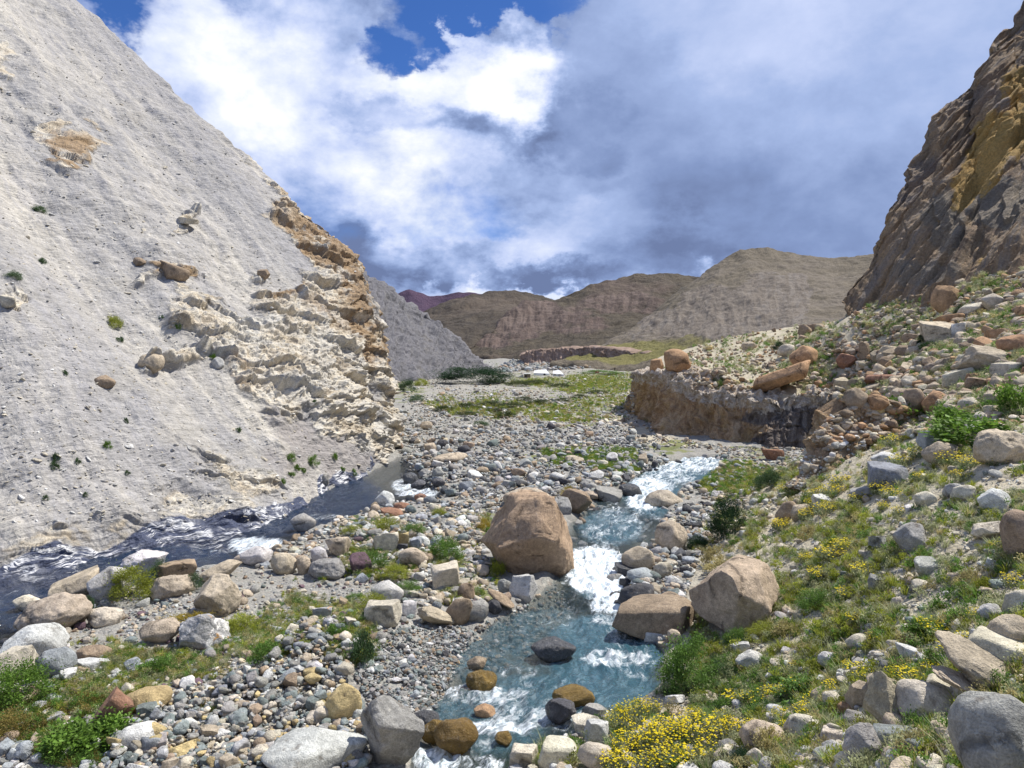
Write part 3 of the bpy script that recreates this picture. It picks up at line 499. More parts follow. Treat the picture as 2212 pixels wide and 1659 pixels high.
# ---- the tall dark cliff
CB = [(1822, 668, 46), (1838, 690, 45.5), (1890, 682, 44), (1950, 668, 42), (2080, 628, 37.5), (2212, 588, 33.5), (2500, 500, 27), (2900, 420, 22)]
CC = [(1822, 655, 46.5), (1845, 612, 47), (1880, 565, 47.8), (1903, 530, 48.4), (1914, 490, 48.8), (1925, 445, 49.2), (1958, 400, 49.8), (1985, 340, 50.5), (2010, 290, 51.2), (2022, 256, 51.6), (2060, 218, 52.3), (2082, 198, 52.8), (2100, 190, 53), (2118, 140, 53.6), (2134, 100, 54), (2160, 70, 54.5), (2188, 58, 55), (2212, 18, 55.8), (2300, -120, 57), (2500, -420, 58), (2900, -900, 58)]
def make_cliff():
    nu, nv, nb = 620, 520, 40; rb, rc = resample(CB, nu), resample(CC, nu); t = np.linspace(-.06, 1, nv)[:, None, None]
    q = rb[None]*(1-t)+rc[None]*t; W = P(q[..., 0], q[..., 1], q[..., 2]); k = (np.linspace(0, 1, nb+1)[1:]**1.4)[:, None, None]*16
    W = np.concatenate([W, W[-1][None]+np.array([.75, .6, .05])*k+np.array([0, 0, -1])*k*k*.03]); N = normals(W)
    if (N[nv//2, nu//2] @ np.array([-.8, -.5, .2])) < 0: N = -N
    px, py = proj(W); u = np.arctan2(W[..., 0], W[..., 1])*45; lean = W[..., 2]*.52
    fl = np.stack([u-lean, W[..., 2], 0*px], -1); wv = 1.2*fbm(W*.16, 3)
    rib = (fl[..., 0]+wv)/1.9; ri = np.floor(rib); fr = rib-ri; rr = .4+.9*pn(np.stack([ri*9.1, W[..., 2]*.10, 0*px], -1))
    rib2 = (fl[..., 0]+wv*1.4)/.75; r2 = np.floor(rib2); f2 = rib2-r2; rr2 = .4+.9*pn(np.stack([r2*5.3, W[..., 2]*.22, 0*px+4], -1))
    f1, ff2, idd = worley(np.stack([fl[..., 0]*.45, W[..., 1]*.3, W[..., 2]*.22], -1))
    disp = .95*rr*sst(0, .12, fr)*(1-fr)+.5*rr2*sst(0, .15, f2)*(1-f2)+(idd-.5)*.2*sst(0, .1, ff2-f1)+.4*fbm(W*.10+9, 2)+.34*fbm(fl*np.array([1.4, .10, 1]), 5)-.75*np.maximum(0, .22-np.abs(fbm(fl*np.array([.9, .07, 1])+50, 4)))*3+.05*fbm(W*2.1, 3)
    low = sst(0, .1, np.arange(W.shape[0])/nv)[:, None]
    W = W+N*(disp*(.35+.65*low))[..., None]
    me = mesh_np("rock_cliff", W, gridq(*W.shape[:2])); attr(me, 'flow', fl.reshape(-1, 3)); jx, jy = px+14*fbm(W*.5, 3), py+20*fbm(W*.4+9, 3)
    attr(me, 'ochre', np.maximum(pmask(jx, jy, [(2055, 440), (2090, 330), (2140, 270), (2240, 220), (2240, 350), (2180, 360), (2140, 420), (2095, 445)], 14), blobs(jx, jy, [(2200, 200, 40, 60, .75), (2110, 560, 30, 30, .3)])).ravel())
    attr(me, 'grey', np.maximum(blobs(jx, jy, [(2160, 440, 90, 70, 1.), (2040, 480, 60, 90, .6), (2000, 590, 90, 40, .6)]), 0).ravel())
    tag(obj("rock_cliff", me, M['cliff']), kind='structure')
make_cliff()

# ---- the eroded bank below the boulder terrace
BANKS = []
def make_bank(name, lo, hi, nu, nv, lip, depth, slate, top):
    rl, rh = resample(lo, nu), resample(hi, nu); t = np.linspace(-.12, 1, nv)[:, None, None]; q = rl[None]*(1-t)+rh[None]*t
    W = P(q[..., 0], q[..., 1], q[..., 2]); bk = np.array([1., .15, .05]); k = np.linspace(0, 1, lip+1)[1:][:, None, None]*depth
    W = np.concatenate([W, W[-1][None]+bk*k+np.array([0, 0, -.02])*k*k]); N = normals(W)
    if (N[nv//2, nu//2] @ np.array([-.8, -.6, .1])) < 0: N = -N
    px, py = proj(W); s = np.r_[0, np.cumsum(np.linalg.norm(np.diff(W[nv//2], axis=0), axis=1))][None]*np.ones_like(px); fl = np.stack([s, W[..., 2], 0*px], -1)
    f1, f2, idd = worley(np.stack([s*.42, 0*s, W[..., 2]*.30], -1)+.25*fbm(W*.8, 3)[..., None]); g1, g2, gid = worley(W*np.array([1.3, 1.3, 1.0])+.3*fbm(W*1.3, 2)[..., None]); fl2 = fbm(np.stack([s*2.2, W[..., 2]*.6, 0*s], -1), 4)
    under = np.sin(np.clip(np.arange(W.shape[0])/nv, 0, 1)*PI)[:, None]
    d = -.30*under*(1+fbm(W*.4, 2))+.75*(.6-f1)+(gid-.5)*.42*sst(0, .15, g2-g1)+.22*fl2+.7*fbm(np.stack([s*.35, W[..., 2]*.1, 0*s+5], -1), 3)+.07*fbm(W*3.3, 3)
    tp = sst(.55, 1., (np.arange(W.shape[0])/nv))[:, None]*np.ones_like(px); d = d*(1-tp*.3)+tp*.3*fbm(W*1.6, 4)
    W = W+N*d[..., None]; me = mesh_np(name, W, gridq(*W.shape[:2])); attr(me, 'flow', fl.reshape(-1, 3)); attr(me, 'slate', slate(px, py).ravel()); attr(me, 'top', (tp*top).ravel())
    o = obj(name, me, M['bank']); BANKS.append(bvh_of(W[::3, ::3])); return o
tag(make_bank("eroded_bank", BANK_LO, BANK_HI, 760, 200, 24, 2.8, lambda x, y: np.maximum(sst(1540, 1720, x+40*np.sin(y*.1)), 0), .95), kind='structure')
SP_LO = [(1850, 1020, 18.6), (1818, 1050, 18.8), (1790, 1064, 19.4), (1762, 1062, 20.2), (1742, 1056, 21.2), (1734, 1044, 22.4), (1740, 1000, 25)]
SP_HI = [(1870, 958, 19.8), (1838, 930, 20.8), (1812, 912, 21.8), (1790, 902, 22.6), (1768, 898, 23.2), (1758, 905, 24.2), (1764, 915, 27)]
tag(make_bank("earth_bank", SP_LO, SP_HI, 260, 150, 24, 2.6, lambda x, y: x*0, .25), kind='structure')

# ---- hills up the valley
def make_hills(name, rows, nu, nv, mat, amp, sc, bare, veg=None, back=60., drop=.9, flowaxis=(1, .3)):
    W = loft([np.array(q, float) for q in rows], nu, nv); nb = 24; k = np.linspace(0, 1, nb+1)[1:][:, None, None]*back
    W = np.concatenate([W, W[-1][None]+np.array([0, 1., 0])*k+np.array([0, 0, -drop])*k*k/back]); N = normals(W)
    if (N[nv//2, nu//2] @ np.array([0, -1., .4])) < 0: N = -N
    px, py = proj(W); su = np.r_[0, np.cumsum(np.linalg.norm(np.diff(W[nv//2], axis=0), axis=1))]; sv = np.r_[0, np.cumsum(np.linalg.norm(np.diff(W[:, nu//2], axis=0), axis=1))]; fl = np.stack([su[None]+0*px, sv[:, None]+0*px, 0*px], -1)
    rg = 1-np.abs(fbm(fl*np.array([.16, .035, 1])*sc, 4))*1.6; d = amp*(.5*fbm(W*.06*sc, 4)+.22*rg*.5+.12*fbm(W*.5*sc, 4))
    bm = np.clip(bare(px+10*fbm(W*.15*sc, 3), py+10*fbm(W*.15*sc+9, 3)), 0, 1); d = d+bm*amp*(.14*fbm(fl*np.array([.5, .06, 1])*sc+4, 4))
    fade = np.ones(W.shape[0]); fade[:4] = 0; W = W+N*(d*fade[:, None])[..., None]
    me = mesh_np(name, W, gridq(*W.shape[:2])); attr(me, 'flow', fl.reshape(-1, 3)); attr(me, 'bare', bm.ravel()); attr(me, 'veg', (veg(px, py) if veg else px*0).ravel())
    for nm in ('outcrop', 'slate', 'chute', 'rust', 'bed'): attr(me, nm, np.zeros(px.size))
    o = tag(obj(name, me, mat), kind='structure'); return W
def lerp(a, b, t, bow=0.):
    n = 60; A, B = resample(a, n), resample(b, n); q = A*(1-t)+B*t; q[:, 1] += bow; return q
def fan(base, crest, nmid=3, bow=0.):
    low = lerp(base, crest, -.06); low[:, 1] += 45
    return [low]+[lerp(base, crest, k/(nmid+1), bow*math.sin(PI*k/(nmid+1))) for k in range(nmid+2)]
h1b = [(740, 850, 84), (840, 818, 96), (940, 813, 111), (1045, 809, 130), (1062, 807, 136)]; h1c = [(740, 560, 116), (790, 602, 121), (835, 622, 125), (862, 641, 128), (900, 668, 130), (950, 703, 132), (985, 730, 133), (1010, 757, 134), (1035, 785, 135), (1062, 806, 137)]
make_hills("blue_scree_hill", fan(h1b, h1c, 3, 4), 420, 300, M['scree2'], 2.8, 1.4, lambda x, y: np.ones_like(x), back=40, drop=.5)
make_hills("purple_mountain", fan([(700, 760, 1400), (1250, 760, 1400)], [(700, 640, 1700), (800, 650, 1700), (850, 643, 1700), (866, 634, 1700), (884, 627, 1700), (900, 632, 1700), (925, 642, 1700), (960, 639, 1700), (985, 635, 1700), (1018, 632, 1700), (1050, 637, 1700), (1250, 660, 1700)]), 260, 80, M['mountain'], 22, .05, lambda x, y: x*0, back=300)
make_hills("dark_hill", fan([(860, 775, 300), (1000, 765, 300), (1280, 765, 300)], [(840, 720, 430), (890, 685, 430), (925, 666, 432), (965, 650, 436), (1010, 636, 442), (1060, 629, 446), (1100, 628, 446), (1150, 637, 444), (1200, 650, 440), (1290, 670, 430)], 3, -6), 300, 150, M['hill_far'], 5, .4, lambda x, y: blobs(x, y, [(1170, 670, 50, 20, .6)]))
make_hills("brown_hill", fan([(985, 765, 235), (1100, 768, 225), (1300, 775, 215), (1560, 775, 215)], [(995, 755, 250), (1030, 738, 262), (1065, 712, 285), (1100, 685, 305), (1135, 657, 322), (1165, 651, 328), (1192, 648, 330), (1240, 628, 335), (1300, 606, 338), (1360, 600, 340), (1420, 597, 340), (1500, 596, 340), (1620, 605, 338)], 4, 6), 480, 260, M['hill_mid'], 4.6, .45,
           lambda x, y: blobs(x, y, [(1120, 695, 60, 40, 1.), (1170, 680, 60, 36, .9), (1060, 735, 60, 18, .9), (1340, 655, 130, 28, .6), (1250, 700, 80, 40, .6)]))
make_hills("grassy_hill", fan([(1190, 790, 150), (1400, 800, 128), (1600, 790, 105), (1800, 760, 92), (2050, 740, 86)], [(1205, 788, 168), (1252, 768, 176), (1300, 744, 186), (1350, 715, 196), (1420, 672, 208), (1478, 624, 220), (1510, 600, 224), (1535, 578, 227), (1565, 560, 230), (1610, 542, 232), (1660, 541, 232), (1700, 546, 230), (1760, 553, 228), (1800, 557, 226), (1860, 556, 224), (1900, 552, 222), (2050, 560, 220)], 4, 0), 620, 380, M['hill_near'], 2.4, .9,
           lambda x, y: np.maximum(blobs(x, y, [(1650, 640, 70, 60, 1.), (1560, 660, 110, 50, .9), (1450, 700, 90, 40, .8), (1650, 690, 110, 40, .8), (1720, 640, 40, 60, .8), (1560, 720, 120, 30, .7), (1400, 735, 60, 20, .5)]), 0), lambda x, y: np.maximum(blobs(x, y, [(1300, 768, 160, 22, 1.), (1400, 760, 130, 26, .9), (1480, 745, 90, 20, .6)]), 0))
def low_bluff(name, lo, hi, mat=None):
    tag(make_bank(name, lo, hi, 260, 60, 12, 4., lambda x, y: x*0, .2), kind='structure')
BV_H5 = None
def make_bluff():
    b = [(1400, 800, 150), (1300, 796, 160), (1280, 794, 165), (1220, 792, 170), (1160, 790, 172), (1128, 790, 174), (1120, 788, 180), (1135, 782, 200)]; hgt = [(1400, 764, 152), (1300, 752, 163), (1280, 751, 168), (1220, 753, 173), (1165, 755, 175), (1130, 763, 177), (1122, 768, 182), (1137, 760, 200)]
    o = make_bank("river_bluff", b, hgt, 300, 60, 10, 12., lambda x, y: x*0, .1); o.data.materials.clear(); m, t, bs = material("red_earth"); p = t.pos(); fl = t.at('flow', 'Vector')
    st = t.noise(t.scale(fl, (.5, .08, 1)), 1., 6, .7); put(t, bs, Base_Color=t.ramp(st, [(.35, (.17, .12, .09)), (.5, (.29, .21, .165)), (.7, (.40, .30, .24))]), Normal=t.bump(st, 1., .6)); o.data.materials.append(m); tag(o, kind='structure')
make_bluff()
# ================================================================== ROCKS
_ico = {}
def ico(sub):
    if sub not in _ico:
        bm = bmesh.new(); bmesh.ops.create_icosphere(bm, subdivisions=sub, radius=1.)
        _ico[sub] = (np.array([v.co[:] for v in bm.verts]), np.array([[v.index for v in f.verts] for f in bm.faces])); bm.free()
    return _ico[sub]
def rock_mesh(seed, kind, sub=4, planes=None, rough=1.):
    """a stone: a ball cut by soft planes and roughened, scaled to a unit box"""
    g = np.random.default_rng(seed); V, T = ico(sub); V = V.copy(); o = g.normal(size=3)*30
    V *= (1+.22*pn(V*.9+o))[:, None]
    k, lo, hi, soft = {'r': (9, .70, .95, .85), 'a': (13, .48, .78, .97), 's': (9, .55, .85, .95), 'o': (7, .72, .95, .85), 'b': (8, .62, .85, .97)}[kind]
    cuts = [(n/np.linalg.norm(n), d) for n, d in zip(g.normal(size=(k, 3)), g.uniform(lo, hi, k))]
    if kind == 's': cuts += [(np.array([.1, .05, .99]), .38), (np.array([-.05, .1, -.99]), .38)]
    if kind == 'b':
        a = g.uniform(-.25, .25, (6, 3))
        cuts += [(e+a[i], g.uniform(.5, .66)) for i, e in enumerate(np.concatenate([np.eye(3), -np.eye(3)]))]
    if planes: V *= 1.3
    for n, d in (planes or cuts):
        n = np.array(n, float); n /= np.linalg.norm(n); t = V@n-d; V -= n*(np.clip(t, 0, None)*(.985 if planes else soft))[:, None]
    q = V*1.+o
    V *= (1+rough*(.055*fbm(q*1.7, 3)+.022*fbm(q*5, 3)+(.012*fbm(q*14, 2) if sub > 3 else 0)))[:, None]
    mn, mx = V.min(0), V.max(0); V = (V-(mn+mx)/2)/(mx-mn)
    return mesh_np("stone", V, T)
KINDS = 'rrrraaaassoobb'
BASE = [(k, rock_mesh(100+i, k, 4)) for i, k in enumerate('rrrrrraaaaaasssooobbb')]
COLR = {'T': (.46, .385, .285), 'C': (.56, .505, .40), 'G': (.32, .31, .285), 'W': (.56, .55, .52), 'B': (.31, .33, .34), 'D': (.085, .085, .09), 'R': (.28, .155, .10), 'O': (.42, .265, .15), 'P': (.13, .085, .10), 'Y': (.52, .41, .21), 'K': (.17, .11, .03), 'N': (.33, .25, .175), 'S': (.22, .25, .24)}
WORD = {'T': 'tan', 'C': 'cream', 'G': 'grey', 'W': 'pale grey', 'B': 'blue-grey', 'D': 'dark', 'R': 'red-brown', 'O': 'orange-brown', 'P': 'purple-brown', 'Y': 'yellowish', 'K': 'golden-brown', 'N': 'brown', 'S': 'green-grey'}
SHAPEW = {'r': 'rounded', 'a': 'angular', 's': 'flat', 'o': 'oval', 'b': 'blocky'}
# picture position of the foot, picture size, colour, form [flags: w wet in the stream, tNN tilt] | label
ROCKS = """
472 1337 89 82 T a | tall tan boulder with a pale slanted top and shaded side on the gravel flat
443 1404 97 68 W a v | grey boulder streaked with white and orange veins
348 1393 74 42 T r | low brown-grey dome-shaped boulder beside the veined boulder
117 1366 124 67 T o t-8 | long tan creased boulder near the dark slate foot of the hill
74 1425 108 60 W r | broad bluish-white boulder below the long creased one
33 1472 76 54 C a | cream boulder cut by the picture edge above a bright green bush
123 1465 63 50 B r | blue-grey boulder between the cream boulder and a flat white rock
165 1306 92 64 T s t-25 | big tan slab leaning down towards the side stream
238 1300 76 62 W r | light grey round boulder beside the yellow-green ball bush
313 1243 80 43 W a | largest white-grey angular boulder on the edge of the side stream
372 1292 78 42 T o | smooth tan oval boulder in front of the ball bush's group of stones
478 1257 78 38 T o t-14 | tan oblong boulder tilted over a dark hollow
227 1355 61 34 C r | cream rounded rock sitting on a thin tan stone
61 1321 45 27 C r | small cream rock at the water end of the left rock group
203 1431 57 28 N r | brown-topped rock behind the flat white rock
197 1449 62 22 W s | flat white rock with a pointed end on gravel
554 1226 63 37 W r | pale grey boulder with greenery at its side on the stream bank
614 1243 56 46 T r t15 | tan boulder leaning beside the smooth oblong one
707 1254 80 40 G o | smooth grey oblong boulder beside the dark purple rock
779 1242 45 40 P a | dark purple-brown angular rock among green cushions
656 1152 50 38 G r | grey-tan boulder alone at the head of the white rapid of the side stream
730 1206 52 44 T a | pinkish tan pointed boulder on the grassy bank
658 1243 30 36 T r | small upright tan rock between two bigger boulders
690 1217 34 30 W r | small round pale grey rock behind the smooth oblong boulder
380 1253 68 33 N b | brown-grey block beside the tilted oblong boulder
696 1340 42 28 P b v | purple and white speckled rock in thin grass
249 1577 68 68 R s t-60 | red-brown slab standing on edge with a pale rim
322 1543 82 46 Y r | yellow-tan rounded boulder touching the red-brown slab
318 1563 44 33 S b | dark green-grey block below the yellow-tan boulder
680 1690 195 90 W r | very large smooth pale grey boulder at the bottom picture edge
744 1573 68 80 Y r | upright round ochre boulder at the end of the cobble heap
850 1672 124 140 G a | very large dark-stained grey boulder at the edge of the stream
335 1607 40 36 Y r | small yellow round stone among cobbles
395 1646 62 34 Y a | flat yellowish angular stone lying on cobbles
297 1626 70 40 W r | pale grey broad stone beside the leafy plants
670 1366 40 27 T r | tan stone on top of the cobble heap
714 1363 33 25 W r | small pale round stone behind the cobble heap
837 1309 66 50 W r | pale almost spherical boulder beside a green cushion plant
828 1356 73 49 C b | speckled cream oblong boulder on dark wet sand
964 1278 67 55 C b | tan cube-like boulder with cracked top
894 1227 62 37 T o | tan oval boulder below a flat white slab in the cushion plants
833 1195 50 42 C b | split cream boulder with a vertical crack
868 1183 34 28 Y b | yellow and brown streaked block behind the split boulder
864 1193 36 17 D b | small black rock at the foot of the streaked block
898 1190 30 28 B a | blue-grey rock beside the black one
945 1359 78 46 T o t20 | tan oblong boulder lying at the head of the gravel bar
992 1353 46 56 N o t50 | brown-tan boulder standing upright beside the gravel bar
1027 1346 42 46 G o t55 | two-toned grey rock with a wet dark foot
1132 1301 58 53 W a | two-toned boulder white above and tan below near the huge boulder
1082 1322 58 40 N o t32 | brown oblong boulder sloping down to the pool
1090 1282 31 29 G r | grey rock behind the sloping oblong boulder
1008 1300 38 34 N o t40 | small brown upright oval rock behind the bank boulders
884 1337 33 33 W b | small pale blue-white cube-shaped rock
1067 1331 33 28 D a | small dark rock at the pool edge
1142 1104 104 46 T r | tan boulder half hidden behind the huge boulder
1244 1113 68 52 N a | brown-tan boulder by the stream upstream of the huge boulder
1215 1114 40 38 G a | grey angular rock wedged against the brown-tan boulder
1197 1434 90 50 D r w | dark smooth boulder standing alone mid-stream in the pool
1041 1498 63 43 K r w | wet golden-brown boulder by the gravel bar's lower end
1240 1533 84 44 K r w | mossy golden boulder washed over by the stream
1211 1568 62 52 D a w | dark brown pointed boulder below the mossy golden one
1047 1552 44 26 O r w | small bright orange wet rock in the white water
985 1637 84 68 K r w | biggest golden boulder under thin running water
938 1609 54 45 K r w | golden wet boulder behind the biggest golden one
920 1586 54 42 D r w | dark oval rock at the edge of the cobbles and water
1087 1615 34 27 K a w | small golden-brown pointed rock near the lowest green plants
1030 1449 40 26 N r w | wet brown-grey rock at the pool's outlet
1380 1237 68 50 T r | brown boulder perched on a dark rock by the white rapid
1352 1254 50 32 D b w | dark wet rock under the perched brown boulder
1385 1264 60 30 B o | flat blue-grey rock by the rapid
1393 1295 38 34 W r | pale blue rock behind the dark blue-grey boulder
1373 1316 76 44 D r | dark blue-grey smooth boulder beside the white rapid
1415 1386 158 76 N b t-6 | long flat-topped brown boulder at the pool's edge
1450 1196 66 64 T r | rounded tan boulder with a small stone on its top
1412 1396 40 27 W b | small pale angular rock before the long flat-topped boulder
1456 1393 28 25 T r | small tan rock below the big pale-topped boulder
1430 1251 40 32 C r | cream rock among the bank stones behind the rapid
1447 1311 46 27 N r | low brown rock behind the long flat-topped boulder
1504 1341 26 36 T r | tan rock leaning against the big pale-topped boulder
1967 1198 62 54 G a | grey angular boulder casting a long shadow on the flowery slope
2202 1210 62 80 N r | tall brown boulder cut by the picture edge on the slope
1622 1453 60 42 W r | bright white rounded rock on the grass below the slope
1598 1416 34 22 W b | pale blocky rock uphill of a bushy tuft
1790 1446 42 28 W r | pale oval rock at the end of a line of small stones
2105 1498 138 98 T o t30 | longest tan oblong boulder leaning over the others in the pile
2165 1448 112 50 C s t5 | flat long cream boulder behind the leaning oblong one
2085 1518 96 48 T o t24 | speckled tan oblong boulder wedged under the leaning one
2035 1512 54 34 C s t20 | flat cream rock at the low end of the pile
1912 1592 102 114 T a t-20 | tall sloping tan boulder rising behind the pale egg-shaped one
1994 1563 102 70 C r | pale egg-shaped boulder in front of the boulder pile
1910 1513 64 44 T r t15 | tan boulder behind the tall sloping one
1856 1531 48 52 T a | upright tan pointed boulder beside yellow flowers
1798 1528 36 28 C r | cream oval rock beside the yellow flower strip
1828 1541 30 17 O r | small orange-brown round stone beside the upright pointed boulder
1648 1626 86 60 T r t12 | tan boulder with a dark overhanging end beside dry grass
1733 1601 68 50 C r | cream boulder half buried in sandy soil
1865 1654 70 76 G a | grey three-sided boulder standing on the sand
2170 1700 175 150 G r | huge smooth grey boulder filling the bottom corner
1930 1620 74 40 S s t-12 | dark green-grey slab below the tall sloping boulder
1802 1606 48 24 C s | flat cream rock beside the three-sided boulder
1845 1571 38 24 G a | grey pointed rock in front of the upright pointed boulder
2200 1330 50 44 C r | cream round boulder on a dark hollow at the slope's edge
2190 1404 86 52 T r | broad tan boulder above a patch of yellow flowers
2140 1341 44 28 W a | pale angular rock downhill of the cream round boulder
2003 1248 46 32 W a | sharp whitish rock on the flowery slope
2133 1171 56 36 C a t-20 | cream sloping rock uphill of a dark hollow
1895 1193 36 28 G b | grey block beside the grey angular boulder
1856 1409 50 34 C o t-18 | cream slab-like rock with flowers at its end
1968 1431 54 24 W s | flat pale rock below the bright green weeds
1891 1281 27 32 G a | small upright grey rock amid tufts on the slope
1204 1662 76 58 C b | cream block at the bottom edge beside the green plants
1132 1664 54 48 C b | cream cube-like rock at the stream's last bend
1290 1612 50 48 W b | pale grey block beside the tall yellow flowers
1268 1592 64 34 C s | flat cream slab by the stream's last bend
1285 1668 66 46 C r | cream rounded rock under the yellow flowers
1283 1556 48 27 G s | grey flat rock at the stream edge behind the tall flowers
1632 1660 34 36 C r | small cream rock at the bottom edge near a dark tuft
1463 810 56 42 O r | orange boulder balanced on the lip of the eroded bank
1418 806 30 28 O a | orange-brown angular boulder next to the balanced one on the lip
1396 796 17 12 O r | small orange rock at the far end of the bank's lip
1690 862 114 64 O s t-24 | great orange-brown slab sliding off the lip of the bank
1736 804 56 42 O r | round orange-brown boulder resting behind the great slab
1737 728 29 23 N a | dark brown boulder near the skyline of the terrace
1762 717 36 14 N s | dark flat boulder lying at the skyline of the terrace
2040 678 46 48 O r | large orange-tan boulder high on the terrace under the cliff
2100 686 50 24 C o t-14 | cream oval boulder high on the terrace beside an orange one
2145 673 38 26 C r | round cream boulder high on the terrace under the cliff
2024 749 68 44 T b | tan boulder with a hollowed face in the middle of the terrace
2072 734 28 28 W b | pale block touching the hollowed boulder
2050 706 50 22 O s t-14 | flat orange-brown slab above the hollowed boulder
1866 779 23 29 N b | small upright brown block standing on the terrace
1953 777 34 22 N r | brown rounded rock downhill of the hollowed boulder
1915 796 36 20 N o | brown oval rock between the standing block and the hollowed boulder
1829 803 40 27 R a | red-brown rock near the round orange-brown boulder
1697 773 34 21 C r | cream rock with a pinkish face near the terrace lip
1617 761 30 18 T r | tan rock on the thin grass of the terrace lip
2120 813 90 52 T a | large tan angular boulder on the upper terrace
2190 769 54 34 O r | orange-brown boulder on the upper terrace at the picture edge
2070 839 62 40 C b t-20 | cream block leaning on the stones below the large tan boulder
2171 826 50 30 C s | flat cream boulder uphill of the leaning block
2195 848 44 24 N s | flat brown boulder at the picture edge on the terrace
1903 834 62 17 R s | flat pinkish-red slab on the terrace stones
1817 843 32 24 T b | tan block uphill of the white rubble of the bank
1971 901 43 42 N r | rounded brown boulder in the bright green plants
2020 893 48 40 O r | orange-brown rounded boulder beside the bright green plants
1847 887 46 36 N r | brown boulder at the head of the white rubble
1880 891 30 24 W r | round pale rock beside the brown boulder at the rubble
2167 1005 98 60 T o t5 | large smooth tan boulder shading the flowery slope
2018 971 54 32 B b | blue-grey block amid bright green plants
2030 1007 62 40 T r | tan boulder surrounded by yellow flowers
1910 1011 50 25 W r | pale rock between two yellow flower clumps
1915 1060 80 48 B s t-10 | big blue-grey slanted rock on the flowery slope
1862 1082 48 28 G s t-20 | grey slab downhill of the blue-grey slanted rock
1670 996 42 24 R s | brown flat rock on the green strip above the stream
1437 1103 86 42 T r w | low tan boulder on the far bank of the upper rapid
1362 1075 48 26 D r w | dark wet boulder on the upper rapid
1697 1131 44 46 N r t20 | brown boulder split in two beside yellow flowers
1730 1123 32 34 T o t50 | tan upright rock leaning on the split boulder
1775 1099 34 24 W b | pale block in a yellow flower clump
2147 1106 54 36 W r | pale rounded rock below the large smooth boulder
2058 1076 36 26 G r | grey round rock above a cream one on the slope
2080 1086 42 28 C r | cream round rock on the slope
2000 1096 40 26 C r | small cream rock amid green tufts
921 931 26 18 T r | single tan boulder on the far riverbed
832 1096 42 32 W r | upright pale rock beside the side stream
911 1086 32 17 R o w | red-brown wet rock in the side stream
868 1107 34 19 R r | red-brown rock on the gravel by the side stream
846 1120 50 18 R s | flat pinkish rock by the side stream
972 1001 78 19 T r | low pinkish mound on the stony riverbed
929 978 26 17 T s | tan slab on the stony riverbed
956 972 26 20 D r | dark rock on the stony riverbed
1003 982 28 17 D o | dark oval rock on the stony riverbed
888 1048 34 24 D r w | dark wet boulder at the bend of the side stream
904 1057 32 18 D o w | flat dark wet rock at the bend of the side stream
946 1036 26 20 G r | grey boulder behind the bend of the side stream
947 1058 30 20 D r w | dark boulder against the white water of the side stream
1007 1064 34 22 B a | blue-grey boulder beside the side stream's pool
918 1034 26 18 G r | grey rounded rock on the bend of the side stream
1172 1001 22 11 C r | bright cream rock in the green patch
1120 1034 32 18 N a | brown-tan boulder in the middle of the riverbed
1218 1050 26 14 D s | dark slab in the middle of the riverbed
1314 1086 62 28 G b | broad grey block on the bank above the upper rapid
1300 1010 26 14 C r | cream rock by the edge of the green patch
1240 1003 40 17 T r | group-topping tan rock in the green patch
1013 972 26 15 N s | brown flat rock at the side channel
1190 930 24 14 D a | dark angular rock on the thin grass of the flat
"""
rock_specs = []
for ln in ROCKS.strip().splitlines():
    a, lab = ln.split('|'); q = a.split(); rock_specs.append((float(q[0]), float(q[1]), float(q[2]), float(q[3]), q[4], q[5], q[6:], lab.strip()))
footprints = []    # (x, y, radius) so that loose stones keep out of the big ones
hand_px = []
def surf(x, y):
    g, w, c, s = ground(np.array([x]), np.array([y]), masks=True); z = max(g[0], water_z(x, y) if c[0] > .5 else -99)
    for bv in BANKS[:2]:
        h = bv.ray_cast(Vector((x, y, 20)), Vector((0, 0, -1)))
        if h[0] is not None: z = max(z, h[0].z)
    return z
_hit0 = hit
def hit(px, py, bv=None):
    if bv is not None: return _hit0(px, py, bv)
    hs = [h for h in (_hit0(px, py, b) for b in [BV]+BANKS[:2]) if h is not None]
    return min(hs, key=lambda h: h[1]) if hs else None
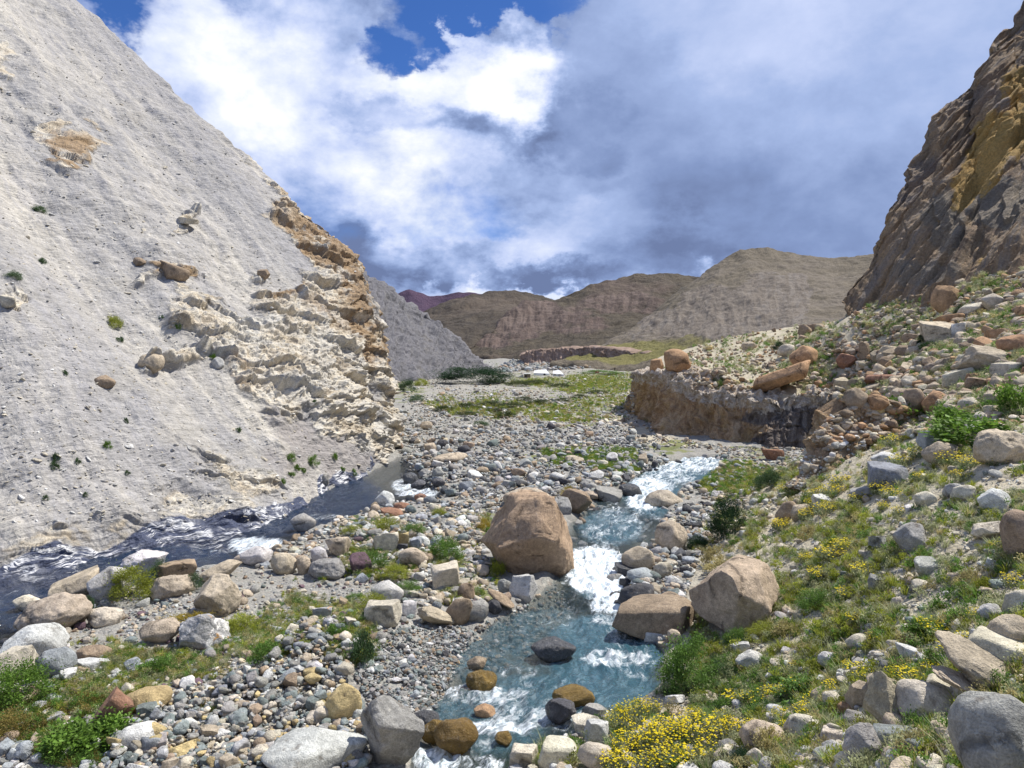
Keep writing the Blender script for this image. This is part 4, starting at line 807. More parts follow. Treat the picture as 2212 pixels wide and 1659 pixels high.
def put_rock(px, py, w, h, col, kind, flags, label, me=None, name='boulder', rz=None, cat='boulder', deep=.8, jit=.12, mat=None):
    tl = next((float(f[1:]) for f in flags if f[0] == 't'), R.uniform(-7, 7)); wet = 'w' in flags
    p = hit(px, py-2)
    if p is None: return None
    if wet or True:
        d = ray(px, py-2); sl = d[2]/d[1]; Dw = (5.3+.10)/(ZS-sl)
        if 0 < Dw < 45 and Dw < p[1] and channel(np.array([d[0]/d[1]*Dw]), np.array([Dw]))[0] > .5: p = d*(Dw/d[1])
    sc = np.linalg.norm(p)/F*.985; W_, H_ = w*sc, h*sc; ang = math.atan2(-p[2], math.hypot(p[0], p[1])); Dp = W_*deep*(1 if kind != 's' else 1.05)
    Hz = max(H_*1.02-.30*Dp*max(math.sin(ang), 0), .45*H_); u = np.array([p[0], p[1]])/math.hypot(p[0], p[1]); c2 = p[:2]+u*Dp*.36
    zg = min(surf(*c2), p[2]+.25*Hz); sink = .16*Hz+.02; Hz += sink
    o = bpy.data.objects.new(name, me or random.choice([m for k, m in BASE if k == kind])); COL.objects.link(o)
    tr = math.radians(tl); cw, sw = abs(math.cos(tr)), abs(math.sin(tr)); lx, lz = W_, Hz
    if abs(tl) > 12:                                # solve the tilted box so that its outline keeps the picture size
        den = cw*cw-sw*sw
        if abs(den) > .35: lx, lz = (W_*cw-Hz*sw)/den, (Hz*cw-W_*sw)/den
        lx = max(lx, .35*W_); lz = max(lz, .35*min(W_, Hz)); k = 1.12; lx *= k; lz *= k
    o.scale = (lx*1.04, Dp, lz*1.05); o.location = (c2[0], c2[1], zg-sink+Hz*.5)
    heading = -math.atan2(p[0], p[1]); 
    o.rotation_euler = (R.uniform(-.08, .08), tr, heading+(R.uniform(-.25, .25)+(PI if R.random() < .5 and abs(tl) < 12 else 0) if rz is None else rz))
    cc = np.array(COLR[col])*R.uniform(1-jit, 1+jit)*(1+R.normal(0, .012, 3)); o.color = (*np.clip(cc, .01, .8), 1)
    tag(o, label, cat); footprints.append((c2[0], c2[1], max(W_, Dp)*.42)); hand_px.append((px, py-h/2, w))
    if not o.data.materials: o.data.materials.append(M['rock'])
    if mat or wet:
        o.material_slots[0].link = 'OBJECT'; o.material_slots[0].material = mat or M['wetrock']
    return o
m, t, b = material("veined_stone"); p_ = t.pos(); n_ = t.noise(p_, 3., 6, .65, 1.); n2_ = t.noise(p_, 14., 4, .7)
put(t, b, Base_Color=t.mix(t.mr(n_, .52, .56), t.mix(t.mr(n2_, .3, .7), (.25, .25, .25), (.42, .41, .40)), t.mix(t.mr(t.noise(p_, 2.2, 3), .5, .6), (.72, .70, .66), (.50, .28, .10))), Normal=t.bump(t.math('ADD', n_, n2_), .8, .06)); M['veined'] = m
for i, (px, py, w, h, col, kd, fl, lab) in enumerate(rock_specs): put_rock(px, py, w, h, col, kd, fl, lab, me=rock_mesh(900+i, kd, 5, rough=1.7) if w > 76 and kd in 'ao' else None, mat=M['veined'] if 'v' in fl else None)
# the four boulders whose form matters most get a body of their own
hero = rock_mesh(501, 'a', 5, planes=[((.08, -.84, -.52), .62), ((-.22, -.72, .66), .74), ((.35, -.70, .62), .78), ((-.77, -.15, .62), .80), ((.93, -.1, .34), .74), ((-.12, .05, .99), .84), ((-.72, -.30, -.62), .86), ((.75, -.60, -.25), .86), ((0, 0, -1), .86), ((.1, .95, .3), .8), ((.45, .1, .85), .92)], rough=1.7)
put_rock(1142, 1250, 207, 178, 'N', 'a', ['t0'], "huge brown boulder with an undercut shaded face standing in the stream", me=hero, rz=0., deep=.85).color = (.40, .285, .19, 1)
h2 = rock_mesh(502, 'a', 5, planes=[((-.62, -.76, -.15), .70), ((.30, -.72, .62), .78), ((-.1, -.25, 1), .74), ((-.80, .1, .58), .82), ((.70, -.3, .62), .80), ((0, .9, .3), .9), ((.2, -.9, -.1), .85), ((.9, -.2, -.1), .95), ((0, 0, -1), .9)])
put_rock(1588, 1372, 182, 150, 'T', 'a', ['t14'], "big boulder with a pale rounded top and shaded brown front below the slope", me=h2, rz=0., deep=.95).color = (.46, .36, .26, 1)
# stones lodged in the scree hill
HILLROCK = """
325 800 44 36 T o t40 | tan oval boulder hanging in the scree above its own shadow
227 838 34 24 N r | brown rounded boulder lodged low in the scree
470 795 26 22 W r | pale round boulder on the scree beside a green tuft
700 1048 18 22 G o | small upright grey stone at the bottom of the dark scree chute
375 602 60 26 N s t14 | brown slab jutting out of the scree over a deep shadow
300 575 26 16 N a | small dark rock beside the jutting slab
568 602 26 18 N a | brown knob of rock sticking out of the upper scree
20 660 34 18 C s | cream slab on the scree at the picture edge
405 484 44 10 C s t6 | white flat slab high on the scree
"""
for ln in HILLROCK.strip().splitlines():
    a, lab = ln.split('|'); q = a.split(); px, py, w, h = map(float, q[:4]); p = hit(px, py-h*.4, BVH_HILL)
    if p is None: continue
    o = bpy.data.objects.new('boulder', random.choice([m for k, m in BASE if k == q[5]])); COL.objects.link(o); sc = np.linalg.norm(p)/F
    tl = next((float(f[1:]) for f in q[6:] if f[0] == 't'), 0.); o.scale = (w*sc*1.05, w*sc*.95, h*sc*1.25); o.location = p+np.array([.04, -.05, .05])*w*sc; o.rotation_euler = (.1, math.radians(tl), R.uniform(-.3, .3)); o.color = (*np.array(COLR[q[4]])*.9, 1); tag(o, lab.strip(), 'boulder')
    if not o.data.materials: o.data.materials.append(M['rock'])

# ------------------------------------------------------------------ loose stones: biggest become objects, the rest one mass
ZONES = [  # polygon, count, smallest and largest size (m), power, colours, form weights, heap, place words
    ('cobble', [(560, 1700), (220, 1680), (255, 1580), (400, 1500), (560, 1458), (605, 1390), (650, 1345), (725, 1350), (770, 1420), (740, 1500), (810, 1560), (790, 1700)], 3300, .05, .26, 1.7, 'GGGSSSBWWCCTNYG', .14, 'in the cobble heap'),
    ('bar', [(800, 1385), (900, 1352), (1010, 1358), (1022, 1415), (965, 1490), (935, 1560), (880, 1550), (800, 1530), (765, 1460)], 3000, .03, .16, 2.2, 'GGGGBSSDWN', .03, 'on the dark gravel bar'),
    ('bed', [(865, 1040), (862, 930), (870, 860), (1000, 845), (1180, 852), (1200, 870), (1060, 905), (1150, 925), (1350, 925), (1420, 960), (1450, 1000), (1385, 1040), (1330, 1052), (1255, 1085), (1200, 1075), (1000, 1075), (900, 1055)], 7500, .08, .62, 2.2, 'GGGGBBWWSDTN', .05, 'on the stony riverbed'),
    ('isle', [(850, 1080), (1000, 1072), (1240, 1085), (1220, 1110), (1040, 1110), (1040, 1180), (900, 1180), (760, 1160), (650, 1160), (740, 1120)], 1500, .07, .40, 1.9, 'GGWWCTTBSN', .05, 'between the two streams'),
    ('left', [(0, 1340), (200, 1290), (330, 1240), (620, 1160), (760, 1160), (1040, 1180), (1060, 1250), (1130, 1300), (900, 1352), (760, 1420), (720, 1345), (600, 1385), (560, 1450), (250, 1560), (0, 1659)], 4200, .04, .34, 2.2, 'GGWWCCTTBSPN', .0, 'on the gravel flat'),
    ('left2', [(640, 1165), (1000, 1090), (1050, 1180), (1060, 1250), (1000, 1330), (860, 1300), (840, 1240), (560, 1240), (520, 1205)], 800, .08, .36, 1.7, 'WWCCTTGGN', .02, 'among the green cushions'),
    ('corner', [(0, 1560), (230, 1540), (240, 1659), (0, 1690)], 160, .06, .25, 1.8, 'GGWWB', .0, 'by the leafy plants'),
    ('rbank', [(1345, 1330), (1350, 1210), (1430, 1130), (1480, 1050), (1560, 1010), (1620, 1010), (1570, 1090), (1520, 1180), (1490, 1260), (1440, 1400), (1400, 1400)], 2000, .07, .42, 1.9, 'GGGBBDWTNSC', .05, 'on the stony bank of the rapid'),
    ('slope', [(1090, 1690), (1300, 1545), (1430, 1490), (1500, 1380), (1500, 1170), (1590, 1030), (1720, 990), (1800, 960), (1900, 905), (2212, 870), (2240, 1690)], 6500, .03, .28, 2.4, 'CCCCTTWWWGS', .0, 'on the flowery slope'),
    ('shallow', [(1000, 1370), (1140, 1305), (1200, 1265), (1235, 1310), (1170, 1400), (1060, 1470), (960, 1500), (930, 1600), (1000, 1620), (1120, 1560), (1180, 1500), (1010, 1480)], 1500, .035, .16, 2.2, 'GGNNTDSW', .0, 'in the shallows'),
    ('rapid', [(1240, 1110), (1340, 1050), (1400, 1015), (1540, 990), (1500, 1030), (1440, 1100), (1400, 1170), (1330, 1250), (1340, 1330), (1290, 1330), (1230, 1220)], 120, .16, .42, 1.6, 'DDGGN', .0, 'in the white rapid'),
    ('pool', [(960, 1520), (1150, 1470), (1400, 1400), (1420, 1470), (1200, 1560), (950, 1640)], 60, .12, .30, 1.6, 'KKDGN', .0, 'in the pool'),
    ('aside', [(2230, 640), (2800, 560), (3000, 1000), (2900, 1900), (2230, 1800)], 2200, .04, .40, 2.2, 'CCCTTWWNGS', .0, 'on the flowery slope'),
    ('foot', [(1380, 905), (1450, 945), (1560, 965), (1740, 968), (1720, 1000), (1590, 1030), (1550, 1000), (1540, 975), (1420, 965)], 800, .08, .4, 2.0, 'GGCTWNS', .0, 'at the foot of the eroded bank'),
    ('dirt', [(1480, 1200), (1570, 1040), (1700, 985), (1800, 985), (1760, 1080), (1640, 1130), (1560, 1190)], 1300, .05, .32, 2.0, 'CCCTTWWG', .0, 'on the flowery slope'),
    ('line', [(1700, 1500), (1560, 1480), (1700, 1460), (1800, 1430), (1960, 1400), (2000, 1430), (1850, 1460)], 500, .04, .18, 1.8, 'WWCGGS', .02, 'in the line of small stones'),
    ('low', [(1100, 1690), (1210, 1600), (1330, 1540), (1600, 1490), (1800, 1560), (2212, 1560), (2212, 1690)], 700, .05, .26, 1.9, 'CCCWWTTG', .02, 'at the bottom of the slope'),
    ('spur', [(1740, 950), (1830, 880), (1960, 880), (2212, 840), (2212, 920), (1900, 960), (1800, 980)], 600, .1, .42, 1.9, 'CTTTTWON', .05, 'above the crumbling earth bank'),
    ('terrace', [(1375, 806), (1450, 790), (1505, 748), (1600, 716), (1700, 694), (1830, 662), (1950, 640), (2080, 604), (2212, 566), (2240, 880), (1900, 905), (1820, 868), (1690, 850), (1600, 845), (1500, 838), (1445, 805)], 4200, .12, .62, 2.2, 'TTTTONNTCOYT', .06, 'on the boulder terrace'),
    ('terrace2', [(1800, 760), (2000, 700), (2212, 620), (2240, 880), (1900, 890), (1850, 850)], 400, .28, .8, 1.9, 'TTTTONNTOCCT', .1, 'on the boulder terrace'),
    ('flat', [(870, 860), (900, 820), (1000, 840), (1370, 850), (1375, 925), (1200, 925), (1050, 910), (900, 880)], 2600, .10, .55, 2.4, 'WWCCTGGN', .0, 'on the green flat'),
    ('far', [(860, 815), (950, 800), (1370, 798), (1370, 850), (1000, 845), (880, 840)], 1200, .12, .45, 2.5, 'WWCGGTN', .0, 'in the far meadow'),
    ('farbed', [(1060, 805), (1100, 780), (1240, 772), (1380, 790), (1200, 800)], 1500, .4, 1.4, 2.2, 'GGGBBNS', .0, 'on the far riverbed'),
]
cand = []
for zn, poly, cnt, lo, hi, pw, cols, heap, where in ZONES:
    q = np.array(poly, float); mn, mx = q.min(0), q.max(0); n = 0
    while n < cnt:
        xs = R.uniform(mn[0], mx[0], 4000); ys = R.uniform(mn[1], mx[1], 4000); ok = inpoly(xs, ys, poly)
        # clustered spread: stones gather in patches
        ok &= (fbm(np.stack([xs*.016, ys*.03, 0*xs+len(zn)], -1), 3)*.9+R.random(4000)) > (.42 if zn in ('left', 'slope', 'flat', 'far') else .15)
        for x, y in zip(xs[ok], ys[ok]):
            if n >= cnt: break
            n += 1; p = hit(x, y)
            if p is None: continue
            dst = math.sqrt(p@p); s = lo*(1-R.random()*(1-(lo/hi)**pw))**(-1/pw); s = min(max(s, 2.1*dst/F), hi*1.1)
            cand.append((p[0], p[1], p[2]+heap*R.random(), s, dst, cols[R.integers(len(cols))], zn, where, x, y))
xy = np.array([c[:2] for c in cand]); keep = np.ones(len(cand), bool)
for fx, fy, fr in footprints: keep &= (xy[:, 0]-fx)**2+(xy[:, 1]-fy)**2 > (fr*.85)**2
chn = channel(xy[:, 0], xy[:, 1]); inw = np.array([c[6] in ('shallow', 'rapid') for c in cand]); keep &= (chn < .35) | (R.random(len(cand)) < .15) | inw
gz = ground(xy[:, 0], xy[:, 1])
cand = [(*c[:2], max(c[2], g) if not k > .35 else (g+.03 if c[6] != 'rapid' else g+.20), *c[3:]) for c, g, k, kp in zip(cand, gz, chn, keep) if kp]
order = sorted(range(len(cand)), key=lambda i: -cand[i][3]/cand[i][4]); NIND = max(0, 296-len(rock_specs)-11)
LAND = [(1142, 1160, 'the huge brown boulder'), (1590, 1300, 'the big pale-topped boulder'), (1570, 1130, 'the dark green bush'), (1485, 1450, 'the large stream-side bush'), (1690, 830, 'the great orange slab'), (1463, 790, 'the balanced orange boulder'), (2024, 728, 'the hollowed tan boulder'), (2167, 975, 'the large smooth tan boulder'), (2120, 790, 'the large tan terrace boulder'), (1996, 875, 'the bright green terrace plants'), (472, 1300, 'the tall tan boulder'), (443, 1370, 'the veined boulder'), (744, 1535, 'the round ochre boulder'), (285, 1275, 'the ball bush'), (2105, 1450, 'the leaning boulder pile'), (1994, 1530, 'the pale egg-shaped boulder'), (680, 1640, 'the pale bottom boulder'), (964, 1250, 'the tan cube-like boulder'), (1415, 1350, 'the long flat-topped boulder'), (1967, 1170, 'the shadow-casting grey boulder'), (2040, 655, 'the high orange-tan boulder'), (1790, 980, 'the crumbling earth bank'), (1437, 1085, 'the low tan bank boulder'), (970, 990, 'the low pinkish mound'), (1736, 780, 'the round orange-brown boulder'), (1866, 765, 'the upright brown block'), (1903, 826, 'the flat pinkish slab'), (832, 1080, 'the upright pale rock'), (1865, 1615, 'the three-sided boulder'), (850, 1600, 'the dark-stained boulder'), (1750, 722, 'the skyline boulders'), (2190, 750, 'the orange edge boulder'), (117, 1340, 'the long creased boulder'), (1915, 1040, 'the blue-grey slanted rock')]
def rank_word(n): return ['', 'second ', 'third ', 'fourth ', 'fifth ', 'sixth ', 'seventh '][min(n, 6)]
used = {}; solo = []; ind = set()
for i in order:
    if len(solo) >= NIND: break
    c = cand[i]
    if c[6] in ('aside', 'shallow', 'rapid'): continue
    if any((c[8]-a)**2+(c[9]-b)**2 < (d*.55)**2 for a, b, d in hand_px): continue
    solo.append(i); ind.add(i); hand_px.append((c[8], c[9], c[3]/c[4]*F))
solo.sort(key=lambda i: min((cand[i][8]-l[0])**2+(cand[i][9]-l[1])**2 for l in LAND))
for i in solo:
    x, y, z, s, dst, cl, zn, where, px, py = cand[i]; kd = KINDS[R.integers(len(KINDS))]; L = min(LAND, key=lambda l: (px-l[0])**2+((py-l[1])*1.3)**2)
    dx, dy = px-L[0], py-L[1]; big = s/dst*F
    rel = ('behind' if dy < 0 else 'in front of') if abs(dy)*1.6 > abs(dx) else ('uphill of' if (dx > 0) == (L[0] > 1250) and L[0] > 1250 else 'downhill of' if L[0] > 1250 else 'stream side of' if dx > 0 else 'hill side of')
    if rel in ('stream side of', 'hill side of'): rel = 'on the '+rel
    key = (WORD[cl], SHAPEW[kd], rel, L[2]); k = used.get(key, 0); used[key] = k+1
    size = 'big' if big > 34 else 'mid-sized' if big > 22 else 'small'
    lab = f"{rank_word(k) and rank_word(k).strip()+' nearest '}{size} {WORD[cl]} {SHAPEW[kd]} rock {rel} {L[2]}"
    o = bpy.data.objects.new('rock', random.choice([m for q, m in BASE if q == kd])); COL.objects.link(o); o.scale = (s*R.uniform(.9, 1.1), s*R.uniform(.7, .95), s*(R.uniform(.4, .55) if kd == 's' else R.uniform(.6, .8)))
    o.location = (x, y, z+o.scale[2]*.24); o.rotation_euler = (R.normal(0, .15), R.normal(0, .2), R.uniform(0, 6.28)); o.color = (*np.array(COLR[cl])*R.uniform(.8, 1.2), 1)
    tag(o, lab, 'rock', 'loose rocks '+where)
    if not o.data.materials: o.data.materials.append(M['rock'])

# the mass of smaller stones: points that each carry one stone (geometry nodes)
TPL = bpy.data.collections.new("stone_shapes")
for i, k in enumerate('rraaaaaasssobb'):
    me = rock_mesh(300+i, k, 2 if i % 2 else 3); me.materials.append(M['stone']); o = bpy.data.objects.new("stone_shape_%02d" % i, me); TPL.objects.link(o)
def gn_tree(name, coll):
    g = bpy.data.node_groups.new(name, 'GeometryNodeTree'); g.interface.new_socket('Geometry', in_out='INPUT', socket_type='NodeSocketGeometry'); g.interface.new_socket('Geometry', in_out='OUTPUT', socket_type='NodeSocketGeometry')
    N, L = g.nodes, g.links; gi, go = N.new('NodeGroupInput'), N.new('NodeGroupOutput'); ip = N.new('GeometryNodeInstanceOnPoints'); ci = N.new('GeometryNodeCollectionInfo')
    ci.inputs['Collection'].default_value = coll; ci.inputs['Separate Children'].default_value = True; ci.inputs['Reset Children'].default_value = True
    def na(nm, ty): n = N.new('GeometryNodeInputNamedAttribute'); n.data_type = ty; n.inputs['Name'].default_value = nm; return n.outputs[0]
    L.new(gi.outputs[0], ip.inputs['Points']); L.new(ci.outputs[0], ip.inputs['Instance']); ip.inputs['Pick Instance'].default_value = True
    L.new(na('idx', 'INT'), ip.inputs['Instance Index']); L.new(na('rot', 'FLOAT_VECTOR'), ip.inputs['Rotation']); L.new(na('scl', 'FLOAT_VECTOR'), ip.inputs['Scale']); L.new(ip.outputs[0], go.inputs[0]); return g
def scatter(name, coll, pts, rot, scl, col, idx, label=None):
    me = bpy.data.meshes.new(name); me.vertices.add(len(pts)); me.vertices.foreach_set("co", np.asarray(pts, np.float32).ravel()); attr(me, 'rot', rot); attr(me, 'scl', scl); attr(me, 'col', np.c_[col, np.ones(len(col))])
    a = me.attributes.new('idx', 'INT', 'POINT'); a.data.foreach_set("value", np.asarray(idx, np.int32)); o = obj(name, me); md = o.modifiers.new("spread", 'NODES'); md.node_group = gn_tree(name, coll); tag(o, label, kind='stuff'); return o
rest = [c for i, c in enumerate(cand) if i not in ind]; n = len(rest); s = np.array([c[3] for c in rest]); col = np.array([COLR[c[5]] for c in rest])*R.uniform(.72, 1.22, (n, 1))*(1+R.normal(0, .015, (n, 3)))
flat = R.uniform(.42, .85, n); scl = np.stack([s*R.uniform(.9, 1.15, n), s*R.uniform(.65, .95, n), s*flat], -1)
pts = np.array([c[:3] for c in rest]); pts[:, 2] += scl[:, 2]*.20
scatter("loose_stones", TPL, pts, np.stack([R.normal(0, .25, n), R.normal(0, .3, n), R.uniform(0, 6.28, n)], -1), scl, np.clip(col, .01, .8), R.integers(0, 14, n))
# scree chips on the hill and dark stones on the grassy hill
def on_hill(bv, k, box, lo, hi, pw, cols, minpx):
    out = []
    while len(out) < k:
        x, y = R.uniform(box[0], box[2]), R.uniform(box[1], box[3]); p = hit(x, y, bv)
        if p is None: k -= .2; continue
        d = math.sqrt(p@p); s = lo*(1-R.random()*(1-(lo/hi)**pw))**(-1/pw); out.append((*p, min(max(s, minpx*d/F), hi), cols[R.integers(len(cols))]))
    return out
hs = on_hill(BVH_HILL, 3000, (0, 0, 870, 1130), .05, .24, 3.2, 'WWCCCWWC', 1.6); n = len(hs); s = np.array([h[3] for h in hs])
scatter("scree_stones", TPL, np.array([h[:3] for h in hs]), np.stack([R.normal(0, .3, n), .3+R.normal(0, .3, n), R.uniform(0, 6.28, n)], -1), np.stack([s*1.2, s*.9, s*R.uniform(.25, .5, n)], -1), np.array([COLR[h[4]] for h in hs])*R.uniform(.7, 1.15, (n, 1)), R.integers(0, 14, n))
# ================================================================== PLANTS
def leaf_mesh(name, C, D, L, Wd, shade, U=None):
    """one small pointed leaf per row: centre C, direction D, length L, width Wd"""
    n = len(C); D = D/np.linalg.norm(D, axis=1)[:, None]; s = np.cross(D, R.normal(size=(n, 3))); s /= np.linalg.norm(s, axis=1)[:, None]+1e-9
    L = np.broadcast_to(L, n)[:, None]; Wd = np.broadcast_to(Wd, n)[:, None]
    V = np.stack([C-D*L*.5, C+s*Wd*.5, C+D*L*.5, C-s*Wd*.5], 1).reshape(-1, 3); Q = np.arange(4*n).reshape(n, 4)
    me = mesh_np(name, V, Q, False); attr(me, 'shade', np.repeat(shade, 4)); return me
def bush_mesh(seed, n=2600, leaf=.055, clumps=26, spike=0., flat=1., loose=.15):
    """a shrub in a unit box standing on z = 0: clumps of leaves round an uneven dome"""
    g = np.random.default_rng(seed); a = g.uniform(0, 2*PI, clumps); e = np.arcsin(g.uniform(.02, 1, clumps)); rr = g.uniform(.62, .95, clumps)
    cc = np.stack([np.cos(a)*np.cos(e)*rr*.5, np.sin(a)*np.cos(e)*rr*.5, .08+np.sin(e)*rr*.86], -1); cr = g.uniform(.09, .22, clumps); k = g.integers(0, clumps, n)
    d = g.normal(size=(n, 3)); d /= np.linalg.norm(d, axis=1)[:, None]; p = cc[k]+d*(cr[k]*g.random(n)**.45)[:, None]*np.array([1, 1, 1.15])
    p = cc[k]+d*(cr[k]*g.random(n)**.33)[:, None]*np.array([1, 1, 1.15]); m = g.random(n) < loose; p[m] = cc[k][m]*1.0+g.normal(0, .16, (m.sum(), 3)); p[:, 2] = np.abs(p[:, 2]); lo, hi = np.percentile(p[:, :2], 1.5), np.percentile(p[:, :2], 98.5); p[:, :2] = (p[:, :2]-(lo+hi)/2)/(hi-lo); p[:, 2] /= np.percentile(p[:, 2], 98); out = p-np.array([0, 0, .2])
    dr = out/np.linalg.norm(out, axis=1)[:, None]+g.normal(0, .7, (n, 3))+np.array([0, 0, spike]); sh = np.clip(g.normal(1, .22, n), .5, 1.6)*(.82+.4*g.random(clumps)[k])
    return leaf_mesh("foliage", p, dr, leaf*g.uniform(.6, 1.3, n), leaf*.5*g.uniform(.6, 1.2, n), sh)
def tuft_mesh(seed, n=60, spread=.32, wid=.03, bend=.5):
    """grass blades fanning from one root, unit height"""
    g = np.random.default_rng(seed); a = g.uniform(0, 2*PI, n); b = g.uniform(0, 1, n)*spread; root = np.stack([np.cos(a)*b*.6, np.sin(a)*b*.6, 0*a], -1); d = np.stack([np.cos(a)*bend*g.random(n), np.sin(a)*bend*g.random(n), np.ones(n)], -1); L = g.uniform(.45, 1, n)[:, None]
    s = np.stack([-np.sin(a), np.cos(a), 0*a], -1)*wid; mid = root+d*L*.55; tip = root+d*L*np.array([1.5, 1.5, 1.]); V = np.stack([root-s, root+s, mid+s*.7, mid-s*.7, tip], 1).reshape(-1, 3); i = np.arange(n)*5
    Q = np.concatenate([np.stack([i, i+1, i+2, i+3], -1), np.stack([i+3, i+2, i+4, i+4], -1)]); me = bpy.data.meshes.new("tuft"); me.from_pydata(V.tolist(), [], [list(dict.fromkeys(q)) for q in Q.tolist()]); attr(me, 'shade', np.repeat(np.clip(g.normal(1, .22, n), .5, 1.5), 5)); return me
BUSH = {'b': [bush_mesh(i, 6500, .05, 36) for i in range(4)], 'd': [bush_mesh(10+i, 12000, .038, 46, .4) for i in range(2)], 'l': [bush_mesh(20+i, 1500, .13, 24, .2, loose=.3) for i in range(3)], 'c': [bush_mesh(30+i, 4500, .05, 38, .5) for i in range(3)], 'g': [bush_mesh(40+i, 2400, .09, 20, 1.6, loose=.25) for i in range(3)]}
for q in BUSH.values():
    for me in q: me.materials.append(M['leaf'])
GREEN = {'j': (.017, .042, .016), 'g': (.085, .15, .03), 'y': (.19, .21, .03), 'o': (.22, .17, .025), 'b': (.085, .15, .022), 's': (.24, .25, .14), 'd': (.27, .235, .11), 'k': (.04, .055, .016), 'r': (.14, .11, .03), 'w': (.05, .085, .035)}
GREEN = {k: tuple(min(c*(1.15 if k in 'jk' else 1.4), .5) for c in v) for k, v in GREEN.items()}
